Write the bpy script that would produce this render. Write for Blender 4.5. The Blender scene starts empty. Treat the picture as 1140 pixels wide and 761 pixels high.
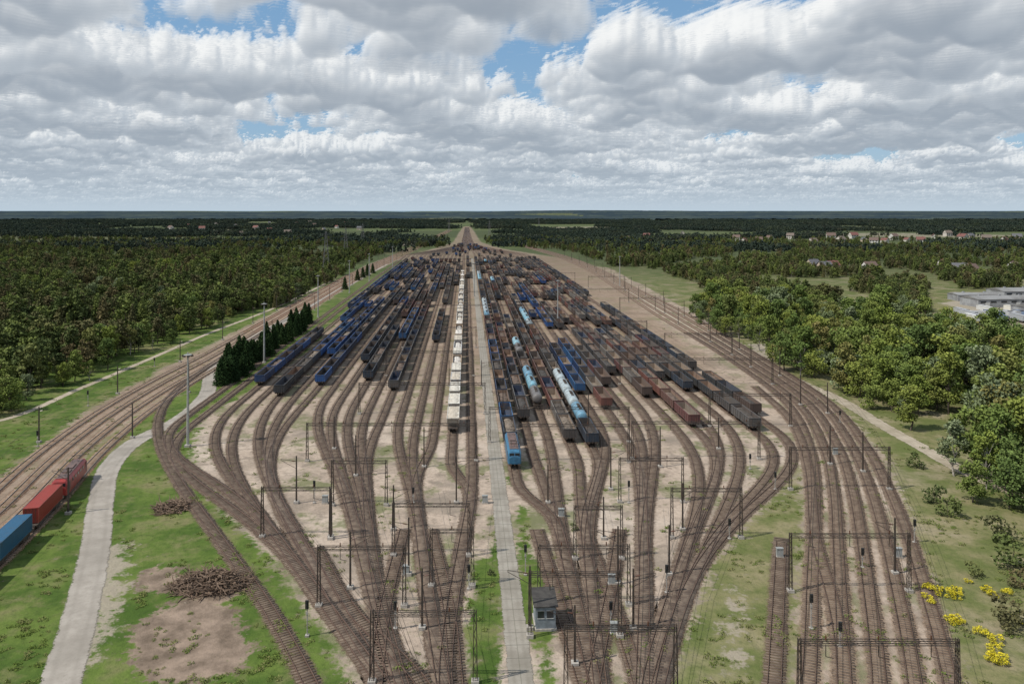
import bpy, math, random
import numpy as np
from mathutils import noise as mnoise, Vector
random.seed(7); RNG=np.random.default_rng(7)
scene=bpy.context.scene
scene.view_settings.view_transform='Standard'; scene.view_settings.look='None'; scene.view_settings.exposure=0
COL=scene.collection
EYE=55.0; K=EYE*886.0; SK=-0.057   # projection constants: camera height, height times focal length in image pixels, yard skew

def gp(a,b):  # a, b: image pixel column and row
    "image pixel projected through the camera -> ground metres (x, y)"
    d=b-235.0  # image rows below the horizon
    return ((a-570.0)*EYE/d, K/d)
def yr(b): return K/(b-235.0)  # image row -> ground distance from the camera

# ---------------------------------------------------------------- node helpers
class NT:
    def __init__(s,tree): s.t=tree; s.l=tree.links
    def n(s,typ,ins=None,**kw):
        nd=s.t.nodes.new(typ)
        for k,v in kw.items(): setattr(nd,k,v)
        if ins:
            for k,v in ins.items():
                if isinstance(v,bpy.types.NodeSocket): s.l.new(v,nd.inputs[k])
                else: nd.inputs[k].default_value=v
        return nd
    def math(s,op,a,b=0.0,c=None,clamp=False):
        ins={0:a,1:b}
        if c is not None: ins[2]=c
        nd=s.n('ShaderNodeMath',ins,operation=op); nd.use_clamp=clamp
        return nd.outputs[0]
    def mix(s,f,a,b):
        nd=s.n('ShaderNodeMix',data_type='RGBA')
        for i,v in ((0,f),(6,a),(7,b)):
            if isinstance(v,bpy.types.NodeSocket): s.l.new(v,nd.inputs[i])
            else: nd.inputs[i].default_value=v if i==0 else (tuple(v)+(1,))[:4]
        return nd.outputs[2]
    def noise(s,vec,scale,detail=4,rough=0.55,dist=0.0):
        ins={'Scale':scale,'Detail':detail,'Roughness':rough,'Distortion':dist}
        if vec is not None: ins['Vector']=vec
        return s.n('ShaderNodeTexNoise',ins).outputs[0]
    def sstep(s,v,lo,hi):
        nd=s.n('ShaderNodeMapRange',{0:v,1:lo,2:hi,3:0.0,4:1.0},interpolation_type='SMOOTHSTEP'); return nd.outputs[0]
    def ramp(s,v,stops,interp='LINEAR'):
        nd=s.n('ShaderNodeValToRGB',{0:v}); cr=nd.color_ramp; cr.interpolation=interp
        while len(cr.elements)<len(stops): cr.elements.new(0.5)
        for e,(p,c) in zip(cr.elements,stops): e.position=p; e.color=tuple(c)+(1,)
        return nd.outputs[0]

def newmat(name):
    m=bpy.data.materials.new(name); m.use_nodes=True
    t=NT(m.node_tree); b=m.node_tree.nodes['Principled BSDF']
    return m,t,b
def simple(name,c1,c2=None,scale=1.5,rough=0.8,metal=0.0,stretch=None):
    m,t,b=newmat(name)
    c2=c2 or tuple(x*0.65 for x in c1)
    co=t.n('ShaderNodeTexCoord').outputs['Object']
    if stretch: co=t.n('ShaderNodeMapping',{'Vector':co,'Scale':stretch}).outputs[0]
    f=t.sstep(t.noise(co,scale,3,0.6),0.35,0.68)
    t.l.new(t.mix(f,c1,c2),b.inputs['Base Color'])
    b.inputs['Roughness'].default_value=rough; b.inputs['Metallic'].default_value=metal
    return m
def paint(name,cols,dirt=(0.10,0.06,0.04),amt=0.5,rough=0.6):
    m,t,b=newmat(name)
    rnd=t.n('ShaderNodeObjectInfo').outputs['Random']
    base=t.ramp(rnd,[(i/len(cols),c) for i,c in enumerate(cols)],'CONSTANT')
    co=t.n('ShaderNodeTexCoord').outputs['Object']
    off=t.n('ShaderNodeVectorMath',{0:co,1:t.n('ShaderNodeCombineXYZ',{0:t.math('MULTIPLY',rnd,91.0)}).outputs[0]},operation='ADD').outputs[0]
    st=t.n('ShaderNodeMapping',{'Vector':off,'Scale':(1,1,0.35)}).outputs[0]
    f=t.sstep(t.noise(st,1.3,4,0.65),0.62-0.3*amt,0.85-0.2*amt)
    t.l.new(t.mix(t.math('MULTIPLY',f,0.85),base,dirt),b.inputs['Base Color'])
    b.inputs['Roughness'].default_value=rough
    return m

# ---------------------------------------------------------------- mesh helpers
def np_mesh(name,V,F,mats=(),mi=None,attrs=None,uv=None,smooth=False):
    V=np.asarray(V,np.float32); F=np.asarray(F,np.int32); k=F.shape[1]
    me=bpy.data.meshes.new(name)
    me.vertices.add(len(V)); me.vertices.foreach_set('co',V.ravel())
    me.loops.add(F.size); me.loops.foreach_set('vertex_index',F.ravel())
    me.polygons.add(len(F)); me.polygons.foreach_set('loop_start',np.arange(0,F.size,k,dtype=np.int32))
    if mi is not None: me.polygons.foreach_set('material_index',np.asarray(mi,np.int32))
    me.update(calc_edges=True)
    for m in mats: me.materials.append(m)
    if attrs:
        for n,a in attrs.items():
            at=me.attributes.new(n,'FLOAT','POINT'); at.data.foreach_set('value',np.asarray(a,np.float32))
    if uv is not None:
        l=me.uv_layers.new(name='UVMap'); l.data.foreach_set('uv',np.asarray(uv,np.float32)[F.ravel()].ravel())
    if smooth: me.polygons.foreach_set('use_smooth',np.ones(len(F),bool))
    return me
def obj(name,me,loc=(0,0,0),rz=0.0,sc=1.0,parent=None):
    o=bpy.data.objects.new(name,me); o.location=loc; o.rotation_euler=(0,0,rz)
    o.scale=(sc,sc,sc) if not isinstance(sc,tuple) else sc
    COL.objects.link(o)
    if parent: o.parent=parent
    return o

class MB:
    "polygon builder"
    def __init__(s): s.v=[]; s.f=[]; s.m=[]
    def add(s,vs,fs,m):
        o=len(s.v); s.v+=[tuple(p) for p in vs]; s.f+=[tuple(i+o for i in f) for f in fs]; s.m+=[m]*len(fs)
    def box(s,c,d,m=0,taper=1.0):
        x,y,z=c; a,b,h=d[0]/2,d[1]/2,d[2]/2; t=taper
        vs=[(x-a,y-b,z-h),(x+a,y-b,z-h),(x+a,y+b,z-h),(x-a,y+b,z-h),(x-a*t,y-b*t,z+h),(x+a*t,y-b*t,z+h),(x+a*t,y+b*t,z+h),(x-a*t,y+b*t,z+h)]
        s.add(vs,[(0,3,2,1),(4,5,6,7),(0,1,5,4),(1,2,6,5),(2,3,7,6),(3,0,4,7)],m)
    def tube(s,p,q,r0,r1=None,n=6,m=0,cap=True):
        r1=r0 if r1 is None else r1
        p=Vector(p);q=Vector(q);d=(q-p)
        if d.length<1e-6: return
        d.normalize(); u=d.orthogonal().normalized(); w=d.cross(u)
        vs=[]
        for c,r in((p,r0),(q,r1)):
            for i in range(n):
                a=2*math.pi*i/n; vs.append(c+u*(r*math.cos(a))+w*(r*math.sin(a)))
        fs=[(i,(i+1)%n,n+(i+1)%n,n+i) for i in range(n)]
        if cap: fs+=[tuple(range(n-1,-1,-1)),tuple(range(n,2*n))]
        s.add(vs,fs,m)
    def loft(s,rings,m=0,cap=True):
        n=len(rings[0]); vs=[p for r in rings for p in r]; fs=[]
        for k in range(len(rings)-1):
            for i in range(n): fs.append((k*n+i,k*n+(i+1)%n,(k+1)*n+(i+1)%n,(k+1)*n+i))
        if cap: fs+=[tuple(range(n-1,-1,-1)),tuple(range((len(rings)-1)*n,len(rings)*n))]
        s.add(vs,fs,m)
    def mesh(s,name,mats):
        me=bpy.data.meshes.new(name); me.from_pydata(s.v,[],s.f)
        for m in mats: me.materials.append(m)
        me.polygons.foreach_set('material_index',s.m); me.update(); return me

def inpoly(X,Y,poly):
    ins=np.zeros(X.shape,bool); n=len(poly)
    for i in range(n):
        x1,y1=poly[i]; x2,y2=poly[(i+1)%n]
        if y1==y2: continue
        c=((y1>Y)!=(y2>Y))&(X<(x2-x1)*(Y-y1)/(y2-y1)+x1); ins^=c
    return ins
def G(pts): return [gp(*p) for p in pts]
def catmull(P,step=2.0):
    P=[np.array(p,float) for p in P]; P=[2*P[0]-P[1]]+P+[2*P[-1]-P[-2]]; out=[]
    for i in range(1,len(P)-2):
        p0,p1,p2,p3=P[i-1:i+3]; L=np.linalg.norm(p2-p1); n=max(2,int(L/step))
        d=[max(np.linalg.norm(b-a),1e-3)**0.5 for a,b in((p0,p1),(p1,p2),(p2,p3))]
        t0=0;t1=d[0];t2=t1+d[1];t3=t2+d[2]
        for j in range(n):
            t=t1+(t2-t1)*j/n
            A1=(t1-t)/(t1-t0)*p0+(t-t0)/(t1-t0)*p1; A2=(t2-t)/(t2-t1)*p1+(t-t1)/(t2-t1)*p2; A3=(t3-t)/(t3-t2)*p2+(t-t2)/(t3-t2)*p3
            B1=(t2-t)/(t2-t0)*A1+(t-t0)/(t2-t0)*A2; B2=(t3-t)/(t3-t1)*A2+(t-t1)/(t3-t1)*A3
            out.append((t2-t)/(t2-t1)*B1+(t-t1)/(t2-t1)*B2)
    out.append(P[-2]); return np.array(out)
def resample(P,step):
    d=np.r_[0,np.cumsum(np.linalg.norm(np.diff(P,axis=0),axis=1))]
    t=np.arange(0,d[-1],step); return np.c_[np.interp(t,d,P[:,0]),np.interp(t,d,P[:,1])],t
def frames(P):
    T=np.gradient(P,axis=0); T/=np.linalg.norm(T,axis=1)[:,None]+1e-9
    return T,np.c_[T[:,1],-T[:,0]]

# ---------------------------------------------------------------- zones (outlines mostly in image pixels, projected to the ground)
Z_YARD=G([(470,284),(440,300),(283,432),(228,462),(212,500),(228,545),(285,602),(345,680),(390,761),(430,900),(740,900),(748,761),(795,620),(850,565),(884,505),(880,468),(648,290),(560,283)])
Z_EAST=G([(655,296),(800,405),(868,462),(893,520),(893,600),(886,761),(880,900),(1080,900),(1072,761),(1035,650),(1008,560),(985,505),(930,448),(770,346),(678,298)])
Z_WEST=G([(440,283),(408,295),(300,350),(200,400),(100,455),(0,530),(-90,600),(-90,740),(0,622),(60,545),(130,480),(220,424),(310,370),(390,318),(445,288)])
Z_FAR=[(-0.057*900-90,900),(-0.057*900+120,900),(-0.057*1150+55,1150),(-0.057*1400+26,1400),(-0.057*2900+14,2900),(-0.057*2900-12,2900),(-0.057*1400-24,1400),(-0.057*1150-50,1150)]
Z_DIRT=[G([(148,705),(165,678),(220,664),(262,680),(284,738),(250,757),(170,757),(142,735)]),
        G([(150,640),(175,625),(200,632),(195,655),(165,662)]),G([(198,660),(200,640),(280,650),(275,668)]),
        G([(300,636),(318,632),(330,640),(312,646)]),G([(880,352),(930,348),(940,356),(890,362)])]
Z_LAY=[G([(98,625),(112,608),(138,602),(143,640),(128,700),(100,745),(78,745)]),
       G([(812,665),(826,640),(836,650),(828,740),(815,757),(804,757)]),
       G([(835,383),(862,381),(868,402),(845,400)]),
       G([(1045,337),(1140,362),(1300,368),(1300,340),(1100,331)]),
       G([(590,263),(600,260),(700,260),(712,264),(690,266),(600,266)]),G([(700,281),(760,280),(770,283),(700,284)]),G([(250,300),(262,298),(300,298),(300,301)]),
       G([(440,268),(480,266),(478,272),(440,274)]),G([(560,268),(585,268),(600,273),(562,272)])]
Z_GREEN=[G([(549,515),(541,600),(517,761),(500,950),(566,950),(564,761),(551,515)]),
         G([(566,515),(592,761),(600,950),(628,950),(626,761),(610,660),(582,560)]),
         G([(395,340),(330,400),(262,440),(228,462),(240,420),(330,360),(400,315),(430,296)])]
LOT=G([(1025,322),(1320,322),(1320,388),(1140,388),(1040,362)])

# ---------------------------------------------------------------- world
w=bpy.data.worlds.new("World"); scene.world=w; w.use_nodes=True
t=NT(w.node_tree); bg=w.node_tree.nodes['Background']
SUN_EL=math.radians(52); SUN_AZ=math.radians(-112)   # azimuth from +Y, clockwise positive -> sun on the left, a little behind
sky=t.n('ShaderNodeTexSky',sky_type='NISHITA'); sky.sun_disc=False; sky.sun_elevation=SUN_EL; sky.sun_rotation=SUN_AZ
sky.air_density=1.0; sky.dust_density=0.6; sky.ozone_density=2.0
sx=t.n('ShaderNodeSeparateXYZ',{0:t.n('ShaderNodeTexCoord').outputs['Generated']})
skyc=t.mix(0.5,sky.outputs[0],(1.5,3.9,6.9))
skyc=t.mix(t.math('MULTIPLY',t.sstep(sx.outputs[2],0.5,0.75),0.6),skyc,(6.4,6.8,7.2))   # sky overhead, out of view, whitened to add soft fill
t.l.new(skyc,bg.inputs[0]); bg.inputs[1].default_value=0.1

def build_sky(seed=5,cover=0.64):
    "cumulus deck at 1150 m, its seen side worked out by marching through the deck, laid on the sky dome"
    r=np.random.default_rng(seed); n=2048; cell=18.0
    kx=np.fft.fftfreq(n,cell)[:,None]; ky=np.fft.rfftfreq(n,cell)[None,:]; k=np.sqrt(kx*kx+ky*ky)+1e-9
    def band(lam,slope=1.6):
        f=np.fft.rfft2(r.normal(size=(n,n))); k0=1.0/lam
        a=np.where(k<k0*0.7,(k/(k0*0.7))**2,(k/(k0*0.7))**(-slope))
        q=np.fft.irfft2(f*a,s=(n,n)); return (q/q.std()).astype(np.float32)
    big=band(9000,3.0); b0=band(3000,2.6); b1=np.abs(band(1300,2.6)); b2=np.abs(band(480,2.4)); b3=np.abs(band(190,2.2)); 
    f=0.55*big+0.8*b0+0.75*b1+0.36*b2+0.16*b3
    thr=np.quantile(f[::4,::4],1-cover); g=np.maximum(f-thr,0)
    T=(330*np.sqrt(g)*np.clip(g*2.5,0,1)**0.3).astype(np.float32)
    gx=(np.roll(T,-1,0)-np.roll(T,1,0))/(2*cell); gy=(np.roll(T,-1,1)-np.roll(T,1,1))/(2*cell)
    S=(math.sin(SUN_AZ)*math.cos(SUN_EL),math.cos(SUN_AZ)*math.cos(SUN_EL),math.sin(SUN_EL))
    lit=np.clip((-gx*S[0]-gy*S[1]+S[2])/np.sqrt(gx*gx+gy*gy+1),0,1).astype(np.float32)
    bo=(55*band(700,2.2)).astype(np.float32)
    nd=band(260,1.9); ND=nd.reshape(-1)
    F=np.stack([T,lit,bo],-1).reshape(-1,3)
    az=np.radians(np.concatenate([np.linspace(-180,-45,70,endpoint=False),np.linspace(-45,-37,30,endpoint=False),np.linspace(-37,37,1150,endpoint=False),np.linspace(37,45,30,endpoint=False),np.linspace(45,180,71)]))
    el=np.radians(np.concatenate([np.linspace(0.02,16.2,270,endpoint=False),np.linspace(16.2,38,70)]))
    zb=1150.0; nz=56; ZT=800.0
    sa,ca=np.sin(az),np.cos(az); cols=np.zeros((len(el),len(az),3),np.float32); alp=np.zeros((len(el),len(az)),np.float32)
    base_d=np.array([0.29,0.335,0.395],np.float32); base_l=np.array([0.64,0.68,0.72],np.float32); white=np.array([0.98,0.98,0.965],np.float32); shd=np.array([0.50,0.55,0.61],np.float32); haze=np.array([0.50,0.60,0.69],np.float32)
    for i,e in enumerate(el):
        te=math.tan(e)+0.004; tr=np.ones(len(az),np.float32); acc=np.zeros((len(az),3),np.float32)
        dz=ZT/nz; ds=dz/math.sin(math.atan(te)); Dm=zb/te
        jit=r.random(len(az)).astype(np.float32)*0.2
        for s in range(nz):
            z=-120+(s+0.5+jit)*((ZT+120)/nz); D=(zb+z)/te
            u=(D*sa/cell+700.3)%n; v=(D*ca/cell+300.7)%n
            ui=u.astype(np.int32); vi=v.astype(np.int32); fu=(u-ui)[:,None]; fv=(v-vi)[:,None]; u1=(ui+1)%n; v1=(vi+1)%n; ui%=n; vi%=n
            q=(F[ui*n+vi]*(1-fu)+F[u1*n+vi]*fu)*(1-fv)+(F[ui*n+v1]*(1-fu)+F[u1*n+v1]*fu)*fv
            # billows that also vary with height
            p1=((zb/te*az+0.35*D)/7.0).astype(np.int64)%n; p2=((z*1.5+0.05*D)/7.0+900).astype(np.int64)%n
            dn=ND[p1*n+p2]
            Tt=q[:,0]; top=Tt-z+48*dn*np.clip(Tt/200,0,1); bot=z-q[:,2]*np.clip(Tt/200,0,1)
            d=np.clip(np.minimum(top,bot*1.5)/45.0,0,1)*(Tt>4)
            a=1-np.exp(-d*ds/110.0)
            h=np.clip((z-q[:,2]*0.5)/(0.42*Tt+50),0,1); h=h*h*(3-2*h)
            cb=base_l+(base_d-base_l)*np.clip(Tt/420,0,1)[:,None]
            cl=shd+(white-shd)*np.clip(q[:,1]*1.35+0.09*dn-0.02,0,1)[:,None]
            c=cb+(cl-cb)*h[:,None]
            acc+=(tr*a)[:,None]*c; tr*=1-a
        A=1-tr; hz=1-math.exp(-Dm/42000.0)
        c=acc/np.maximum(A,1e-4)[:,None]; c=c*(1-hz)+haze*hz
        A=A+(1-A)*hz*0.85; cols[i]=c; alp[i]=A
        cols[i][acc.sum(1)<=1e-5]=haze
    R=44000.0; E,A_=np.meshgrid(el,az,indexing='ij')
    V=np.stack([R*np.cos(E)*np.sin(A_),R*np.cos(E)*np.cos(A_),55+R*np.sin(E)],-1).reshape(-1,3)
    id_=np.arange(E.size).reshape(E.shape); Fc=np.stack([id_[:-1,:-1],id_[1:,:-1],id_[1:,1:],id_[:-1,1:]],-1).reshape(-1,4)
    m=bpy.data.materials.new('cloud_layer'); m.use_nodes=True; m.node_tree.nodes.clear(); t=NT(m.node_tree)
    em=t.n('ShaderNodeEmission',{0:t.n('ShaderNodeAttribute',attribute_name='cloud').outputs['Color']})
    mx=t.n('ShaderNodeMixShader',{0:t.n('ShaderNodeAttribute',attribute_name='cloud_alpha').outputs['Fac'],1:t.n('ShaderNodeBsdfTransparent').outputs[0],2:em.outputs[0]})
    t.n('ShaderNodeOutputMaterial',{0:mx.outputs[0]})
    try: m.cycles.emission_sampling='NONE'
    except Exception: pass
    me=np_mesh('sky',V,Fc,[m],attrs={'cloud_alpha':alp.ravel()})
    c4=me.attributes.new('cloud','FLOAT_COLOR','POINT'); c4.data.foreach_set('color',np.concatenate([cols,np.ones_like(alp)[...,None]],-1).reshape(-1).astype(np.float32))
    obj('sky',me)
build_sky()

sl=bpy.data.lights.new('sun','SUN'); sl.energy=4.3; sl.angle=math.radians(0.6); sl.color=(1,0.95,0.86)
so=bpy.data.objects.new('sun',sl); COL.objects.link(so)
sd=Vector((math.sin(SUN_AZ)*math.cos(SUN_EL),math.cos(SUN_AZ)*math.cos(SUN_EL),math.sin(SUN_EL)))
so.rotation_euler=sd.to_track_quat('Z','Y').to_euler()

cam=bpy.data.cameras.new('camera'); co=bpy.data.objects.new('camera',cam); COL.objects.link(co); scene.camera=co
cam.sensor_width=36; cam.lens=36*886/1140; cam.shift_y=-145.5/1140; cam.clip_end=90000; cam.clip_start=0.5
co.location=(0,0,EYE); co.rotation_euler=(math.radians(90),0,0)

# ---------------------------------------------------------------- ground
def axis(dense_lo,dense_hi,step,far_lo,far_hi,g=1.09):
    a=list(np.arange(dense_lo,dense_hi+.1,step)); s=step;x=dense_hi
    while x<far_hi: s*=g; x+=s; a.append(x)
    s=step;x=dense_lo
    while x>far_lo: s*=g; x-=s; a.insert(0,x)
    return np.array(a)
xs=axis(-240,240,2.2,-45000,45000,1.06); ys=axis(30,520,2.2,-3000,60000,1.03)
GX,GY=np.meshgrid(xs,ys); sh=GX.shape
def zone(polys,blur=1):
    m=np.zeros(sh)
    for p in polys: m=np.maximum(m,inpoly(GX,GY,p).astype(float))
    for _ in range(blur):
        q=np.pad(m,1,mode='edge'); m=(q[1:-1,1:-1]*2+q[:-2,1:-1]+q[2:,1:-1]+q[1:-1,:-2]+q[1:-1,2:])/6
    return m
a_sand=zone([Z_YARD,Z_EAST,Z_WEST,Z_FAR],3); a_green=zone(Z_GREEN,1); a_dirt=zone(Z_DIRT,2); a_lay=zone(Z_LAY,2)
a_sand=np.clip(a_sand-a_green,0,1)
a_dry=np.clip((GX-6)/26,0,1)*np.clip(1-(GY-500)/800,0.3,1)
a_far=np.clip((GY-420)/500,0,1)
a_rust=np.clip(zone([Z_YARD],3)*np.clip((GY-190)/120,0,1)+1.1*zone([Z_WEST],1)+0.35*zone([Z_EAST],1)+0.7*zone([Z_FAR],1),0,1)
hill=np.clip((GY-6500)/4000,0,1)*(22+26*np.sin(GX/2600+1.1)*np.sin(GX/1300+0.4)+14*np.sin(GX/900+GY/3000.))
hill=np.maximum(hill,0)
N=sh[0]*sh[1]; idx=np.arange(N).reshape(sh)
V=np.stack([GX,GY,hill],-1).reshape(-1,3)
F=np.stack([idx[:-1,:-1],idx[:-1,1:],idx[1:,1:],idx[1:,:-1]],-1).reshape(-1,4)
gm,t,b=newmat('ground_soil_and_grass')
pos=t.n('ShaderNodeNewGeometry').outputs['Position']
at=lambda n:t.n('ShaderNodeAttribute',attribute_name=n).outputs['Fac']
n1=t.noise(pos,0.09,4,0.65); n2=t.noise(pos,0.9,4,0.7); n3=t.noise(pos,0.02,3,0.6); n4=t.noise(pos,0.28,4,0.6); n5=t.noise(pos,0.045,4,0.7)
rust=at('rust')
grass=t.mix(t.sstep(n1,0.35,0.65),(0.054,0.095,0.018),(0.110,0.155,0.034))
grass=t.mix(t.math('MULTIPLY',t.sstep(n4,0.48,0.70),0.75),grass,(0.155,0.155,0.065))
grass=t.mix(t.math('MULTIPLY',t.sstep(n5,0.52,0.66),0.65),grass,(0.20,0.165,0.095))
grass=t.mix(t.math('MULTIPLY',t.sstep(n2,0.45,0.75),0.55),grass,(0.036,0.056,0.016))
dry=t.mix(t.sstep(n1,0.38,0.62),(0.12,0.135,0.047),(0.23,0.195,0.11))
dry=t.mix(t.math('MULTIPLY',t.sstep(n5,0.5,0.66),0.6),dry,(0.31,0.26,0.19))
dry=t.mix(t.math('MULTIPLY',t.sstep(n2,0.45,0.7),0.5),dry,(0.08,0.095,0.035))
grass=t.mix(t.math('MULTIPLY',at('dry'),0.85),grass,dry)
# distant farmland patchwork
fm=t.n('ShaderNodeMapping',{'Vector':pos,'Scale':(0.0022,0.0042,1)}).outputs[0]
vor=t.n('ShaderNodeTexVoronoi',{'Vector':fm,'Scale':1.0}).outputs['Color']
vs=t.n('ShaderNodeSeparateXYZ',{0:vor}).outputs[0]
farc=t.ramp(vs,[(0,(0.05,0.07,0.032)),(0.3,(0.062,0.085,0.036)),(0.5,(0.095,0.125,0.048)),(0.72,(0.055,0.072,0.034)),(0.84,(0.13,0.13,0.07)),(0.95,(0.34,0.30,0.23))],'CONSTANT')
farc=t.mix(t.sstep(n1,0.35,0.7),farc,(0.07,0.074,0.04))
farc=t.mix(t.math('MULTIPLY',t.sstep(n4,0.4,0.65),0.5),farc,(0.032,0.042,0.022))
grass=t.mix(t.math('MULTIPLY',at('far'),0.9),grass,farc)
sand=t.mix(t.sstep(n1,0.35,0.68),(0.44,0.355,0.285),(0.30,0.24,0.19))
sand=t.mix(t.math('MULTIPLY',t.sstep(n2,0.4,0.75),0.6),sand,(0.19,0.15,0.12))
sand=t.mix(t.math('MULTIPLY',t.sstep(n3,0.50,0.64),0.5),sand,(0.52,0.445,0.375))
sand=t.mix(t.math('MULTIPLY',t.sstep(n4,0.50,0.66),0.6),sand,(0.17,0.14,0.112))
sand=t.mix(t.math('MULTIPLY',t.sstep(n5,0.5,0.62),0.55),sand,(0.22,0.185,0.15))
sand=t.mix(t.math('MULTIPLY',rust,0.6),sand,(0.19,0.13,0.088))
sand=t.mix(t.math('MULTIPLY',at('far'),0.5),sand,(0.11,0.085,0.06))
weeds=t.sstep(t.noise(pos,0.055,5,0.74),0.50,0.60)
wf=t.math('MULTIPLY',weeds,t.math('MULTIPLY_ADD',rust,-0.5,0.78))
sand=t.mix(wf,sand,(0.12,0.135,0.055))
edge=t.math('MULTIPLY_ADD',t.math('SUBTRACT',t.math('ADD',n4,n2),1.0),1.2,at('sand'))
c=t.mix(t.sstep(edge,0.32,0.68),grass,sand)
edge=t.math('MULTIPLY_ADD',t.math('SUBTRACT',t.math('ADD',n4,n2),1.0),1.3,at('dirt'))
dirtc=t.mix(t.sstep(n4,0.3,0.7),(0.29,0.22,0.17),(0.13,0.098,0.073))
c=t.mix(t.sstep(edge,0.35,0.6),c,dirtc)
edge=t.math('MULTIPLY_ADD',t.math('SUBTRACT',t.math('ADD',n4,n2),1.0),1.6,at('lay'))
c=t.mix(t.math('MULTIPLY',t.sstep(edge,0.35,0.7),0.85),c,t.mix(n2,(0.38,0.33,0.27),(0.25,0.21,0.165)))
t.l.new(c,b.inputs['Base Color']); b.inputs['Roughness'].default_value=0.95
b.inputs['Specular IOR Level'].default_value=0.1
bp=t.n('ShaderNodeBump',{'Height':n2,'Strength':0.7,'Distance':0.4}); t.l.new(bp.outputs[0],b.inputs['Normal'])
me=np_mesh('ground',V,F,[gm],attrs={'sand':a_sand.ravel(),'dirt':a_dirt.ravel(),'lay':a_lay.ravel(),'dry':a_dry.ravel(),'far':a_far.ravel(),'rust':a_rust.ravel()},smooth=True)
obj('ground',me)

# ---------------------------------------------------------------- roads (strip with ragged verge)
def strip(name,P,width,z,mat,kerb=0):
    P,tt=resample(P,2.0); T,R=frames(P)
    cols=[-1,-0.86,0,0.86,1]; V=[];UV=[]
    for c in cols:
        q=P+R*(c*width/2); V.append(np.c_[q,np.full(len(q),z)]); UV.append(np.c_[np.full(len(q),c),tt])
    n=len(P);k=len(cols); V=np.concatenate(V); UV=np.concatenate(UV); F=[]
    i=np.arange(n-1)
    for c in range(k-1): F.append(np.stack([c*n+i,(c+1)*n+i,(c+1)*n+i+1,c*n+i+1],-1))
    F=np.concatenate(F)[:,::-1]
    return obj(name,np_mesh(name,V,F,[mat],uv=UV))
def roadmat(name,c1,c2,cstain,joint=0.0,ragged=0.25):
    m,t,b=newmat(name); uv=t.n('ShaderNodeUVMap').outputs[0]; s=t.n('ShaderNodeSeparateXYZ',{0:uv})
    pos=t.n('ShaderNodeNewGeometry').outputs['Position']
    n1=t.noise(pos,0.35,5,0.65); n2=t.noise(pos,2.5,5,0.7); n0=t.noise(pos,0.08,3,0.6)
    c=t.mix(t.sstep(n1,0.35,0.65),c1,c2)
    c=t.mix(t.math('MULTIPLY',t.sstep(n2,0.5,0.75),0.5),c,cstain)
    c=t.mix(t.math('MULTIPLY',t.sstep(n0,0.45,0.65),0.45),c,cstain)
    au=t.math('ABSOLUTE',s.outputs[0])
    wt=t.math('ABSOLUTE',t.math('SUBTRACT',au,0.5)); c=t.mix(t.math('MULTIPLY',t.math('SUBTRACT',1.0,t.sstep(wt,0.0,0.22)),0.25),c,cstain)
    if joint:
        fr=t.math('FRACT',t.math('DIVIDE',s.outputs[1],joint)); j=t.math('LESS_THAN',fr,0.05)
        c=t.mix(t.math('MULTIPLY',j,0.55),c,(0.08,0.075,0.06))
        c=t.mix(t.math('MULTIPLY',t.math('SUBTRACT',1.0,t.sstep(au,0.0,0.06)),0.5),c,(0.08,0.08,0.05))
    t.l.new(c,b.inputs['Base Color']); b.inputs['Roughness'].default_value=0.9
    e=t.math('MULTIPLY_ADD',t.math('SUBTRACT',t.math('MULTIPLY_ADD',n1,0.5,t.math('MULTIPLY',n2,0.5)),0.5),ragged*2,au)
    t.l.new(t.math('SUBTRACT',1.0,t.sstep(e,0.86,1.0)),b.inputs['Alpha'])
    return m
m_conc=roadmat('concrete_road',(0.30,0.275,0.235),(0.24,0.215,0.18),(0.15,0.133,0.105),joint=3.0,ragged=0.45)
m_asph=roadmat('old_asphalt_road',(0.34,0.305,0.265),(0.27,0.24,0.205),(0.19,0.168,0.14),ragged=0.45)
m_dirt=roadmat('dirt_road',(0.40,0.34,0.265),(0.31,0.26,0.195),(0.2,0.17,0.11),ragged=0.8)
YL=lambda L,Y:(L+SK*Y,Y)
strip('concrete_service_road',catmull([YL(6.4,20),YL(6.4,300),YL(6.4,930)],3),3.2,0.05,m_conc)
strip('asphalt_road',catmull(G([(45,900),(68,761),(88,690),(106,610),(112,560),(122,520),(150,492),(200,466),(229,440),(238,412),(285,375),(342,344),(388,317),(430,294)])),4.8,0.055,m_asph)
strip('dirt_road',catmull(G([(672,306),(735,345),(800,380),(880,420),(935,445),(985,475),(1030,500),(1065,520),(1120,545),(1250,600)])),4.2,0.05,m_dirt)
strip('dirt_path',catmull(G([(-80,480),(0,468),(90,432),(170,398),(230,372),(300,345),(370,312)])),2.4,0.05,m_dirt)

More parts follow.
